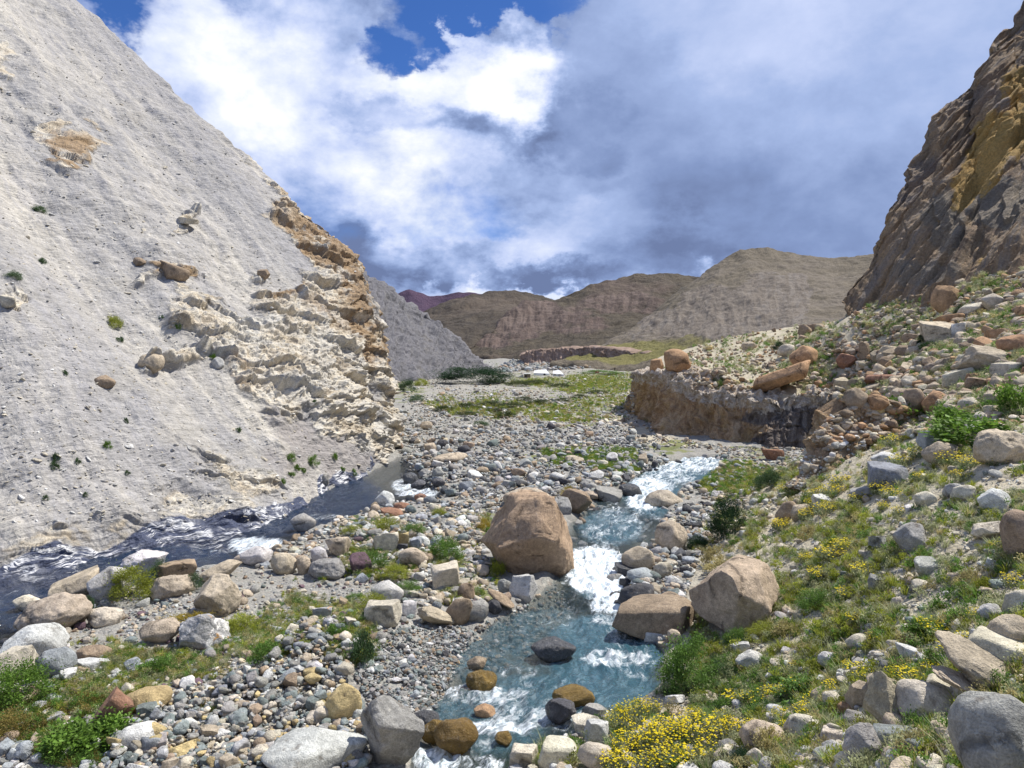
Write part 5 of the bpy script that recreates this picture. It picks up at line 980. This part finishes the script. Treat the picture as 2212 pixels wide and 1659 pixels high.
# foot px, py, width, height, leaf form, colour | name | label
PLANTS = """
1571 1168 84 80 d j | bush | dense dark green rounded bush on the stream bank below the slope
1508 1194 46 32 d j | bush | small dark green bush spreading at the foot of the dense dark one
1483 1502 118 106 b g | bush | largest leafy green bush leaning over the pool's right bank
287 1307 82 64 b y | bush | yellow-green ball-shaped bush between pale boulders
40 1540 118 78 b b | bush | bright green bush in the corner below the cream boulder
25 1598 84 44 c r | bush | reddish-green low plants under the bright corner bush
150 1640 110 48 l b | leafy_plant | broad-leaved green plant low beside the red-brown slab
235 1618 90 46 l b | leafy_plant | broad-leaved plant touching the foot of the red-brown slab
400 1372 112 36 c o | cushion_plant | orange-yellow cushion plant behind the veined boulder
520 1370 84 36 c y | cushion_plant | green-yellow cushion plant uphill of thin grass beside the veined boulder
832 1148 62 30 c y | cushion_plant | yellow-green cushion on the turf bank by the side stream
895 1163 54 24 c g | cushion_plant | green cushion next to a white angular stone
963 1216 70 50 b g | cushion_plant | tall green cushion plant behind the tan cube-like boulder
800 1236 80 44 c g | cushion_plant | green plant surrounding the dark purple rock
805 1320 62 36 c y | cushion_plant | spiky yellow-green plant beside the spherical boulder
880 1288 60 26 c g | cushion_plant | low green plant uphill of the spherical boulder
855 1256 60 28 c y | cushion_plant | yellowish cushion near the smooth oblong boulder
1076 1248 34 30 g y | grass_tuft | yellow-green grass at the foot of the huge boulder
1045 1150 30 30 c o | cushion_plant | orange-tinged plant just upstream of the huge boulder
762 1160 50 22 c y | cushion_plant | cushion beside tan stones on the turf bank
950 1118 34 20 c y | cushion_plant | small bright cushion on stones near the side stream
1230 1082 40 24 c o | cushion_plant | orange-green plant on top of the brown-tan boulder's bank
345 1255 50 34 c w | cushion_plant | dark green shrub between the oval and the tilted boulder
420 1280 40 36 c w | cushion_plant | grey-green shrub behind the smooth tan oval boulder
195 1332 26 34 g w | grass_tuft | small dark plant behind the cream rounded rock
112 1400 44 28 l g | leafy_plant | small leafy plant at the foot of the bluish-white boulder
575 1436 66 36 g g | grass_tuft | green grass hummock near the cobble heap
340 1462 70 34 g g | grass_tuft | grassy hummock on the gravel flat below the dome-shaped boulder
768 1300 40 16 c g | cushion_plant | low green cushion in front of the speckled rock
780 1440 60 60 g w | grass_tuft | long green grass at the edge of the gravel bar
730 1390 50 36 g g | grass_tuft | long grass by the pale round stone behind the cobble heap
1962 897 112 42 l b | leafy_plant | bright green leafy plants among orange-brown rocks on the terrace edge
1905 905 60 30 l b | leafy_plant | leafy shoots downhill of the bright green terrace plants
2095 967 134 46 l b | leafy_plant | sprawling bright leafy plants beside the blue-grey block
2060 935 90 40 l b | leafy_plant | leafy plants uphill of the blue-grey block
2190 900 60 50 l b | leafy_plant | leafy plant at the picture edge above the large smooth boulder
1660 1064 54 42 b w | bush | upright dark green bush on the slope near the stream's bend
1648 1052 30 20 c w | bush | grey-green shrub beside the upright dark bush
1683 758 28 16 d j | bush | small dark green bush on the terrace lip
2075 690 28 22 d j | bush | dark green bush beneath the high orange-tan boulder
1996 752 30 22 d j | bush | small bush beside the hollowed boulder
2108 712 16 14 d j | bush | tiny dark bush high on the terrace
1745 1168 36 28 g d | grass_tuft | olive grass tuft alone on the flowery slope
1540 1222 44 34 g d | grass_tuft | dry olive tuft near the stream bank bushes
1550 1240 70 26 g d | grass_tuft | low dry grass above the big pale-topped boulder
2093 1272 34 30 g d | grass_tuft | olive tuft on the slope under the white sharp rock
2125 1278 34 26 g y | grass_tuft | yellowish tuft next to the olive one
1672 1642 80 52 g d | grass_tuft | brown flowering grass before the dark-ended tan boulder
2130 1600 70 50 g d | grass_tuft | dry brushy tuft beside the huge corner boulder
1985 1650 80 46 g d | grass_tuft | dry bush with seed heads below the dark slab
1602 1662 44 36 d j | bush | dark green small bush at the bottom edge
1130 1640 110 44 d w | bush | creeping dark green plant by the stream's last bend
1065 1668 90 40 d w | bush | creeping grey-green plant at the bottom edge beside white water
1700 1378 60 30 g d | grass_tuft | dry grassy tuft in the middle of the flowery slope
1590 1400 50 38 b g | bush | green bush on the slope above the pale blocky rock
1640 1390 70 34 c y | cushion_plant | yellow-green low shrub uphill of the pale blocky rock
1760 1330 70 44 c g | cushion_plant | green hummock on the slope under flowering tufts
2000 1385 70 30 l b | leafy_plant | bright green leaves uphill of the flat pale rock
1735 1508 80 40 l g | leafy_plant | tall green leaves behind the yellow flower strip
1560 1470 50 30 c w | cushion_plant | grey-green low plant beside the largest leafy bush
1022 832 178 34 d j | willow_thicket | wide dark green willow thicket on the near edge of the far meadow
960 890 50 12 c k | cushion_plant | flat dark cushion at the stony end of the green flat
1010 885 60 12 c k | cushion_plant | dark cushion shrub in the left half of the green flat
1060 880 70 14 c k | cushion_plant | broad dark cushion in the middle of the green flat
1110 884 70 14 c k | cushion_plant | broad dark cushion beside pale stones on the green flat
1075 893 70 11 c k | cushion_plant | low dark cushion along the front of the green flat
1165 877 60 12 c k | cushion_plant | dark cushion at the meadow end of the green flat
1130 868 44 9 c k | cushion_plant | thin dark cushion along the back of the green flat
1215 870 40 10 c k | cushion_plant | dark cushion on the meadow edge of the green flat
1250 862 40 9 c k | cushion_plant | dark cushion alone on the pale meadow
1090 905 50 12 c k | cushion_plant | brown-green cushion beside tan rocks
1010 900 60 9 c k | cushion_plant | thin dark cushion next to the stony riverbed
1040 922 44 12 c w | cushion_plant | blue-green cushion on the stony riverbed's edge
900 870 34 16 c w | bush | grey-green bush near the foot of the crumbling nose
880 848 40 24 b w | bush | green bush behind the crumbling nose
910 835 30 14 b y | bush | yellowish bush by the foot of the blue scree hill
1120 835 60 12 c k | bush | dark low shrub in front of the white tents
1160 832 60 9 c k | bush | flat dark shrub in the meadow before the tents
1210 838 60 10 c k | bush | dark shrub on the dug meadow bank
1300 810 90 8 c g | bush | green strip of shrubs behind the meadow
1290 852 50 8 c k | bush | thin dark shrub by the pale rocks of the meadow
"""
def put_plant(px, py, w, h, form, col, name, label, cat='plant', bv=None):
    p = hit(px, py-1, bv)
    if p is None: return None
    sc = np.linalg.norm(p)/F; o = bpy.data.objects.new(name, random.choice(BUSH[form])); COL.objects.link(o); u = np.array([p[0], p[1], 0])/math.hypot(p[0], p[1]); W_ = w*sc; c2 = p+u*W_*.3
    z = ground(c2[:1], c2[1:2])[0] if bv is None else c2[2]
    ang = math.atan2(-p[2], math.hypot(p[0], p[1])); Hz = max(h*sc*1.08-.25*W_*max(math.sin(ang), 0), .4*h*sc)
    o.location = (c2[0], c2[1], min(z, p[2]+.3*Hz)-.02); o.scale = (W_*.98, W_*.85, Hz); o.rotation_euler = (0, 0, R.uniform(0, 6.28)); o.color = (*np.array(GREEN[col])*R.uniform(.9, 1.1), 1); tag(o, label, cat); return o
for ln in PLANTS.strip().splitlines():
    a, nm, lab = [s.strip() for s in ln.split('|')]; q = a.split(); put_plant(*map(float, q[:4]), q[4], q[5], nm, lab, 'bush' if nm == 'bush' else 'plant')
HILLP = "30 605 26 12;85 460 22 10;90 570 14 8;250 712 30 18 y;385 715 12 12 b;258 740 14 8;140 812 10 8;232 972 14 12 b;272 915 8 8;275 1028 10 8;118 1018 14 14;120 998 12 12;98 1082 12 8;168 1005 10 10;628 1000 20 14 b;640 1018 16 10 b;628 1030 18 8 b;676 1010 26 18 b;655 1022 12 8 b;722 996 14 12 b;765 1030 12 12 b;612 1048 10 10 b;740 1020 10 8 b;460 780 12 10 b;515 935 12 8;680 875 10 8;185 1075 10 8;350 690 12 6".split(';')
WH = ['high on the pale scree', 'on the upper middle of the scree', 'half way down the scree', 'on the lower scree', 'near the foot of the scree hill']
cnt = {}
for q in HILLP:
    q = q.split(); x, y, w, h = map(float, q[:4]); c = q[4] if len(q) > 4 else 'w'; zone = WH[int(min(max((y-400)/140, 0), 4))] if x < 560 else 'in the dark scree chute'; k = cnt.get((zone, c), 0); cnt[(zone, c)] = k+1
    lab = f"{'bright green' if c == 'b' else 'yellow-green' if c == 'y' else 'grey-green'} tuft {zone}"
    put_plant(x, y, w*1.15, h*1.3, 'g' if w < 20 else 'b', c, 'scree_tuft', lab, 'plant', BVH_HILL)['group'] = f"tufts {zone}"

# yellow wildflowers: foliage and blossoms, one clump each
def clump_meshes(seed, tall):
    g = np.random.default_rng(seed); n = 260; a = g.uniform(0, 2*PI, n); b = np.sqrt(g.random(n))*.5; d = np.stack([np.cos(a)*b*1.0, np.sin(a)*b*1.0, np.zeros(n)], -1); top = g.uniform(.55, 1., n)*(1-.5*b); f = g.random(n)
    C = d*(.75+.25*f[:, None]); C[:, 2] = f*top*.9; D = np.stack([np.cos(a)*.35, np.sin(a)*.35, np.ones(n)], -1)+g.normal(0, .35, (n, 3))
    fm = leaf_mesh("foliage", np.concatenate([C, C*np.array([1, 1, .5])+g.normal(0, .04, (n, 3))]), np.concatenate([D, D+g.normal(0, .6, (n, 3))]), .22*g.uniform(.5, 1.2, 2*n), .035, np.clip(g.normal(1, .25, 2*n), .5, 1.6)); fm.materials.append(M['leaf'])
    k = 150 if tall else 105; hv, hf = [], []; hs = []
    for i in range(k):
        c = d[i]*1.02+g.normal(0, .02, 3)*np.array([1, 1, 0]); z = top[i]*g.uniform(.82, 1.02); r = g.uniform(.018, .038); nrm = np.array([g.normal(0, .35), g.normal(0, .35), 1]); nrm /= np.linalg.norm(nrm); s1 = np.cross(nrm, [1, .2, 0]); s1 /= np.linalg.norm(s1); s2 = np.cross(nrm, s1); q = len(hv); sh = g.uniform(.75, 1.2)
        hv.append(np.array([c[0], c[1], z])+nrm*r*.55); hs.append(sh)
        for j in range(6): hv.append(np.array([c[0], c[1], z])+(s1*math.cos(j*PI/3)+s2*math.sin(j*PI/3))*r); hs.append(sh*.9)
        hf += [(q, q+1+j, q+1+(j+1) % 6) for j in range(6)]
    hm = bpy.data.meshes.new("blossoms"); hm.from_pydata([tuple(v) for v in hv], [], hf); attr(hm, 'shade', np.array(hs)); hm.materials.append(M['leaf']); return fm, hm
CL = [clump_meshes(700+i, i % 2 == 0) for i in range(6)]
FLOW = "1335 1592 60 66;1368 1572 66 72;1400 1556 56 52;1352 1640 74 56;1398 1636 84 66;1446 1628 92 64;1496 1622 92 64;1544 1612 88 56;1578 1598 56 46;1452 1668 92 48;1520 1656 76 46;1425 1600 70 50;1474 1592 66 44;1330 1682 76 54;1390 1690 80 60;1600 1524 74 26;1642 1532 82 26;1676 1516 60 26;1716 1512 66 34;1760 1524 50 28;1804 1500 50 22;1910 938 46 22;1932 966 60 30;1985 995 54 28;2054 1012 72 34;2100 1014 60 28;1948 1012 56 28;1815 1054 52 30;1796 1080 60 34;1768 1084 44 30;1904 1074 60 34;1926 1082 50 28;1908 1105 32 22;1782 1117 52 34;1744 1128 44 32;1756 1104 42 26;1690 1145 46 26;1692 1066 32 20;1740 1126 44 30;1688 1150 42 28;1802 1217 74 30;1828 1192 60 26;1746 1220 44 26;1866 1252 64 28;1943 1117 40 24;2022 1377 74 26;2090 1402 54 26;2192 1272 54 32;2112 1344 40 28;1892 1397 44 28;1986 1487 92 30;2020 1464 54 24;1856 1452 64 20;1940 1562 36 44;1688 1562 44 32;1744 1547 64 24;1856 1354 54 24;2182 1362 54 28;1770 1260 60 26;1830 1300 56 24;2160 1190 40 18;2060 1420 60 24;1720 1450 36 18;1950 1470 60 24;1860 1090 50 24;2150 1010 50 24;2080 1040 50 22;1990 1040 40 20;1880 1480 60 24;2150 930 40 20;1560 1560 50 26;1620 1590 50 30;1700 1580 40 24;1500 1560 50 24".split(';')
FL = [(1440, 1600, 'the big yellow bed'), (1640, 1520, 'the yellow strip'), (1760, 1520, 'the upright pointed boulder'), (1915, 1050, 'the blue-grey slanted rock'), (1697, 1110, 'the split brown boulder'), (2030, 990, 'the flower-ringed boulder'), (1967, 1170, 'the shadow-casting grey boulder'), (2105, 1450, 'the leaning boulder pile'), (1590, 1300, 'the big pale-topped boulder'), (1780, 1000, 'the earth bank'), (1940, 950, 'the bright green plants'), (2190, 1390, 'the broad tan boulder'), (1856, 1400, 'the cream slab-like rock'), (2003, 1230, 'the sharp whitish rock'), (1912, 1560, 'the tall sloping boulder'), (1745, 1150, 'the lone olive tuft')]
fcount = {}
for q in FLOW:
    x, y, w, h = map(float, q.split()); p = hit(x, y-1)
    if p is None: continue
    sc = np.linalg.norm(p)/F; fm, hm = CL[R.integers(6)]; e = bpy.data.objects.new("wildflower_clump", None); COL.objects.link(e); u = np.array([p[0], p[1], 0])/math.hypot(p[0], p[1]); c2 = p+u*w*sc*.3
    e.location = (c2[0], c2[1], min(ground(c2[:1], c2[1:2])[0], p[2]+.25*h*sc)-.01); e.scale = (w*sc, w*sc*.8, h*sc*.95); e.rotation_euler = (0, 0, R.uniform(0, 6.28)); e.empty_display_size = .1
    if x < 1590 and y > 1540: L = FL[0]
    else: L = min(FL, key=lambda l: (x-l[0])**2+((y-l[1])*1.2)**2)
    dx, dy = x-L[0], y-h/2-L[1]; rel = ('behind' if dy < -6 else 'in front of') if abs(dy)*1.5 > abs(dx) else 'uphill of' if dx > 0 else 'downhill of'
    dens = 'tall dense' if h > 45 else 'wide' if w > 58 else 'small'
    if L is FL[0]: rel = 'in the far half of' if dy < -10 else 'in the near half of' if dy > 24 else 'in the middle of'
    lab = f"{dens} clump of yellow flowers {rel} {L[2]}"; fcount[lab] = fcount.get(lab, 0)+1
    tag(e, lab, 'flowers', lab if True else None)
    for nm, me, col in (('foliage', fm, np.array((.19, .22, .115))*R.uniform(.8, 1.2)), ('blossoms', hm, np.array((.86, .69, .012)))):
        o = bpy.data.objects.new(nm, me); COL.objects.link(o); o.parent = e; o.color = (*col, 1)

# grass and low weeds that nobody could count
GT = bpy.data.collections.new("grass_shapes")
for i in range(8):
    me = tuft_mesh(800+i, 46, .40, .022, .7) if i < 5 else bush_mesh(820+i, 260, .16, 8, .8, loose=.4)
    me.materials.append(M['grass']); GT.objects.link(bpy.data.objects.new("grass_shape_%d" % i, me))
GZ = [([(0, 1400), (560, 1330), (760, 1120), (1060, 1110), (1080, 1260), (830, 1420), (600, 1480), (260, 1560), (0, 1659)], 6500, 'gysd', (.04, .11), True),
      ([(1090, 1659), (1300, 1540), (1430, 1490), (1500, 1380), (1560, 1180), (1720, 1062), (1800, 960), (1900, 905), (2212, 880), (2240, 1690)], 3800, 'sgsyydgs', (.05, .15), False),
      ([(1500, 1380), (1560, 1180), (1720, 1062), (1960, 1130), (1900, 1400), (1500, 1600)], 1600, 'ssyygd', (.06, .15), False),
      ([(1430, 1500), (1540, 1420), (1700, 1440), (1700, 1540), (1560, 1570)], 1500, 'ggsw', (.05, .12), False),
      ([(1375, 806), (1450, 786), (1505, 745), (1600, 712), (1830, 660), (2080, 604), (2212, 566), (2240, 900), (1900, 905), (1700, 850), (1500, 838)], 5000, 'sssggd', (.10, .24), False),
      ([(900, 870), (1000, 835), (1370, 800), (1370, 900), (1200, 920), (1000, 905)], 2400, 'gyyd', (.12, .22), True), ([(1225, 812), (1372, 800), (1372, 852), (1240, 850), (1100, 825)], 1400, 'gyyd', (.12, .22), False), ([(1160, 970), (1370, 970), (1390, 1030), (1200, 1010)], 1200, 'ggy', (.08, .16), True),
      ([(1500, 1060), (1560, 1000), (1720, 1000), (1740, 1060), (1560, 1110)], 800, 'ggyd', (.07, .18), True), ([(1490, 1200), (1570, 1050), (1700, 990), (1800, 985), (1760, 1080), (1560, 1190)], 900, 'ssgyd', (.06, .16), False), ([(2240, 640), (2800, 560), (3000, 1000), (2900, 1900), (2240, 1800)], 1800, 'sssyyd', (.06, .16), False), ([(860, 1560), (0, 1500), (0, 1690), (240, 1690), (280, 1560)], 1500, 'ggr', (.05, .12), True)]
gp, gs, gc, gi = [], [], [], []
for poly, k, cols, (lo, hi), masked in GZ:
    q = np.array(poly, float); mn, mx = q.min(0), q.max(0); n = 0; tries = 0
    while n < k and tries < 60:
        tries += 1; xs = R.uniform(mn[0], mx[0], 4000); ys = R.uniform(mn[1], mx[1], 4000); ok = inpoly(xs, ys, poly); nz = fbm(np.stack([xs*.014, ys*.028, 0*xs+3.3], -1), 3)
        ok &= (blobs(xs+30*nz, ys+16*nz, GRASS)*1.0+nz*.55 > R.uniform(.25, .95, 4000)) if masked else (nz*1.1+.5 > R.random(4000))
        for x, y in zip(xs[ok], ys[ok]):
            if n >= k: break
            n += 1; p = hit(x, y)
            if p is None: continue
            if any((p[0]-fx)**2+(p[1]-fy)**2 < fr*fr*.7 for fx, fy, fr in footprints): continue
            gp.append(p); gs.append(R.uniform(lo, hi)*(1+.4*R.random())); gc.append(np.array(GREEN[cols[R.integers(len(cols))]])*R.uniform(.75, 1.3)); gi.append(R.integers(0, 5) if R.random() < .6 else R.integers(5, 8))
gp = np.array(gp); gp[:, 2] = ground(gp[:, 0], gp[:, 1])-.01; gch = channel(gp[:, 0], gp[:, 1]) < .3; gp, gs, gc, gi = gp[gch], np.array(gs)[gch], np.array(gc)[gch], np.array(gi)[gch]; n = len(gp)
scatter("grass", GT, gp, np.stack([R.normal(0, .12, n), R.normal(0, .12, n), R.uniform(0, 6.28, n)], -1), np.stack([gs*1.25, gs*1.25, gs], -1), gc, gi)

# ================================================================== THE CAMP UP THE VALLEY
M['canvas'] = mat_flat("white_canvas", (.80, .80, .80)); M['pink'] = mat_flat("pink_cloth", (.75, .10, .30)); M['mud'] = mat_flat("mud_wall", (.22, .165, .115)); M['dark'] = mat_flat("door_shade", (.03, .03, .035)); M['coat'] = mat_flat("dark_coat", (.035, .025, .02)); M['wood'] = mat_flat("weathered_wood", (.06, .045, .035))
def poly_obj(name, V, Fs, mat, parent=None, solid=0.):
    me = bpy.data.meshes.new(name); me.from_pydata(V, [], Fs); o = obj(name, me, mat, parent)
    if solid: md = o.modifiers.new("s", 'SOLIDIFY'); md.thickness = solid
    return o
def camp_root(name, label, cat, px, py):
    p = hit(px, py); e = bpy.data.objects.new(name, None); COL.objects.link(e); e.location = p; sc = np.linalg.norm(p)/F; e.rotation_euler = (0, 0, -math.atan2(p[0], p[1])); tag(e, label, cat); return e, sc
def tent(label, px, py, w, h, back, ridge, mat):
    """ridge tent: long roof, low side walls, a dark sheet painted as a shaded door opening"""
    e, k = camp_root("tent", label, 'tent', px, py); W_, H_, B = w*k, h*k, back*k; rx = ridge
    V = [(-W_/2, 0, 0), (W_/2, 0, 0), (W_/2, B, 0), (-W_/2, B, 0), (-W_/2, 0, H_*.42), (W_/2*.98, 0, H_*.30), (W_/2*.98, B, H_*.30), (-W_/2, B, H_*.42), (-W_/2*.9, B/2, H_*.8), (W_/2*rx, B/2, H_)]
    poly_obj("roof", [(x*1.03, y*1.04-.02*B, z) for x, y, z in V], [(4, 5, 9, 8), (7, 8, 9, 6), (5, 6, 9), (4, 8, 7)], mat, e, .02)
    poly_obj("wall", V, [(0, 1, 5, 4), (1, 2, 6, 5), (2, 3, 7, 6), (3, 0, 4, 7)], M['canvas'] if mat is M['canvas'] else mat, e, .02)
    poly_obj("door_shade_sheet", [(W_*.12, -.03*B, 0), (W_*.25, -.03*B, 0), (W_*.25, -.03*B, H_*.30), (W_*.12, -.03*B, H_*.33)], [(0, 1, 2, 3)], M['dark'], e, .02); return e  # dark sheet on a closed wall, painting the shade of an opening
tent("long white ridge tent beside the mud-walled hut", 1170, 811, 34, 13, 20, .55, M['canvas'])
tent("white tent with a raised peak standing behind the dark horses", 1206, 813, 24, 14, 20, .1, M['canvas'])
tent("small bright pink tent alone on the meadow", 1290, 806, 9, 5, 8, .1, M['pink'])
e, k = camp_root("hut", "low mud-walled hut with a pale flat roof before the long white tent", 'hut', 1139, 816)
def box(name, c, s, mat, parent):
    x, y, z = c; a, b, d = s[0]/2, s[1]/2, s[2]; V = [(x+i*a, y+j*b, z+l*d) for l in (0, 1) for j in (-1, 1) for i in (-1, 1)]
    o = poly_obj(name, V, [(0, 1, 3, 2), (4, 6, 7, 5), (0, 4, 5, 1), (2, 3, 7, 6), (0, 2, 6, 4), (1, 5, 7, 3)], mat, parent); md = o.modifiers.new("b", 'BEVEL'); md.width = min(s)*.08; md.segments = 2; return o
box("wall", (0, .5, 0), (14*k, 16*k, 8*k), M['mud'], e); box("roof", (0, .5, 8*k), (15.5*k, 17.5*k, 1.*k), M['canvas'], e); box("doorway_shade", (-3*k, .5-8.2*k, 0), (3*k, .5*k, 6*k), M['dark'], e)  # dark box on the hut wall paints the shade inside its door
e, k = camp_root("low_tent", "pale grey canvas shelter leaning against the mud-walled hut", 'shelter', 1125, 815)
poly_obj("sheet", [(-7*k, 0, 0), (5*k, 0, 0), (5*k, 8*k, 0), (-7*k, 8*k, 0), (5*k, 2*k, 6*k), (5*k, 7*k, 6*k)], [(0, 1, 4), (0, 4, 5, 3), (3, 5, 2), (1, 2, 5, 4)], mat_flat("grey_canvas", (.42, .41, .38)), e, .01)
e, k = camp_root("post", "dark wooden post standing alone on the meadow near the grassy hill", 'post', 1328, 803); box("shaft", (0, 0, 0), (2.0*k, 2.0*k, 8*k), M['wood'], e); box("cap", (0, 0, 8*k), (2.8*k, 2.8*k, 1*k), M['wood'], e)
def horse_mesh():
    """a grazing horse grown round a skeleton as one skin, about 2.2 m long"""
    J = [(0, 0, 1.25), (.45, 0, 1.28), (-.5, 0, 1.30), (-.78, 0, 1.2), (.75, 0, 1.42), (1.02, 0, 1.2), (1.2, 0, .85), (1.36, 0, .6), (-.95, 0, .95), (-1.0, 0, .6)]
    E = [(0, 1), (0, 2), (2, 3), (1, 4), (4, 5), (5, 6), (6, 7), (3, 8), (8, 9)]; Rr = [.30, .28, .30, .22, .18, .15, .13, .08, .06, .04]
    for s in (-1, 1):
        b = len(J); J += [(.48, .16*s, .95), (.50, .16*s, .5), (.47, .16*s, .06)]; E += [(1, b), (b, b+1), (b+1, b+2)]; Rr += [.13, .07, .06]
        b = len(J); J += [(-.58, .17*s, .98), (-.50, .17*s, .72), (-.72, .17*s, .46), (-.66, .17*s, .06)]; E += [(2, b), (b, b+1), (b+1, b+2), (b+2, b+3)]; Rr += [.17, .12, .07, .06]
        b = len(J); J += [(1.06, .05*s, 1.34)]; E += [(5, b)]; Rr += [.03]
    me = bpy.data.meshes.new("body"); me.from_pydata(J, E, []); o = obj("horse", me); o.modifiers.new("k", 'SKIN'); me = o.data
    for v, r_ in zip(me.skin_vertices[0].data, Rr): v.radius = (r_, r_)
    me.skin_vertices[0].data[0].use_root = True; sb = o.modifiers.new("s", 'SUBSURF'); sb.levels = sb.render_levels = 1
    dg = bpy.context.evaluated_depsgraph_get(); m2 = bpy.data.meshes.new_from_object(o.evaluated_get(dg)); bpy.data.objects.remove(o); m2.materials.clear(); m2.materials.append(M['coat']); return m2
hm_ = horse_mesh()
for x, y, rz, lab in ((1193, 812, .2, "dark horse grazing in front of the peaked white tent"), (1199, 813, 3.0, "dark horse standing close to the grazing one"), (1209, 813, .1, "dark brown horse at the open end of the peaked tent"), (1217, 811, 2.6, "dark horse farthest from the tents")):
    p = hit(x, y); o = obj("horse", hm_); k = np.linalg.norm(p)/F*6.6/2.3; o.scale = (k, k, k); o.location = p; o.rotation_euler = (0, 0, rz); tag(o, lab, 'horse', 'horses by the tents')
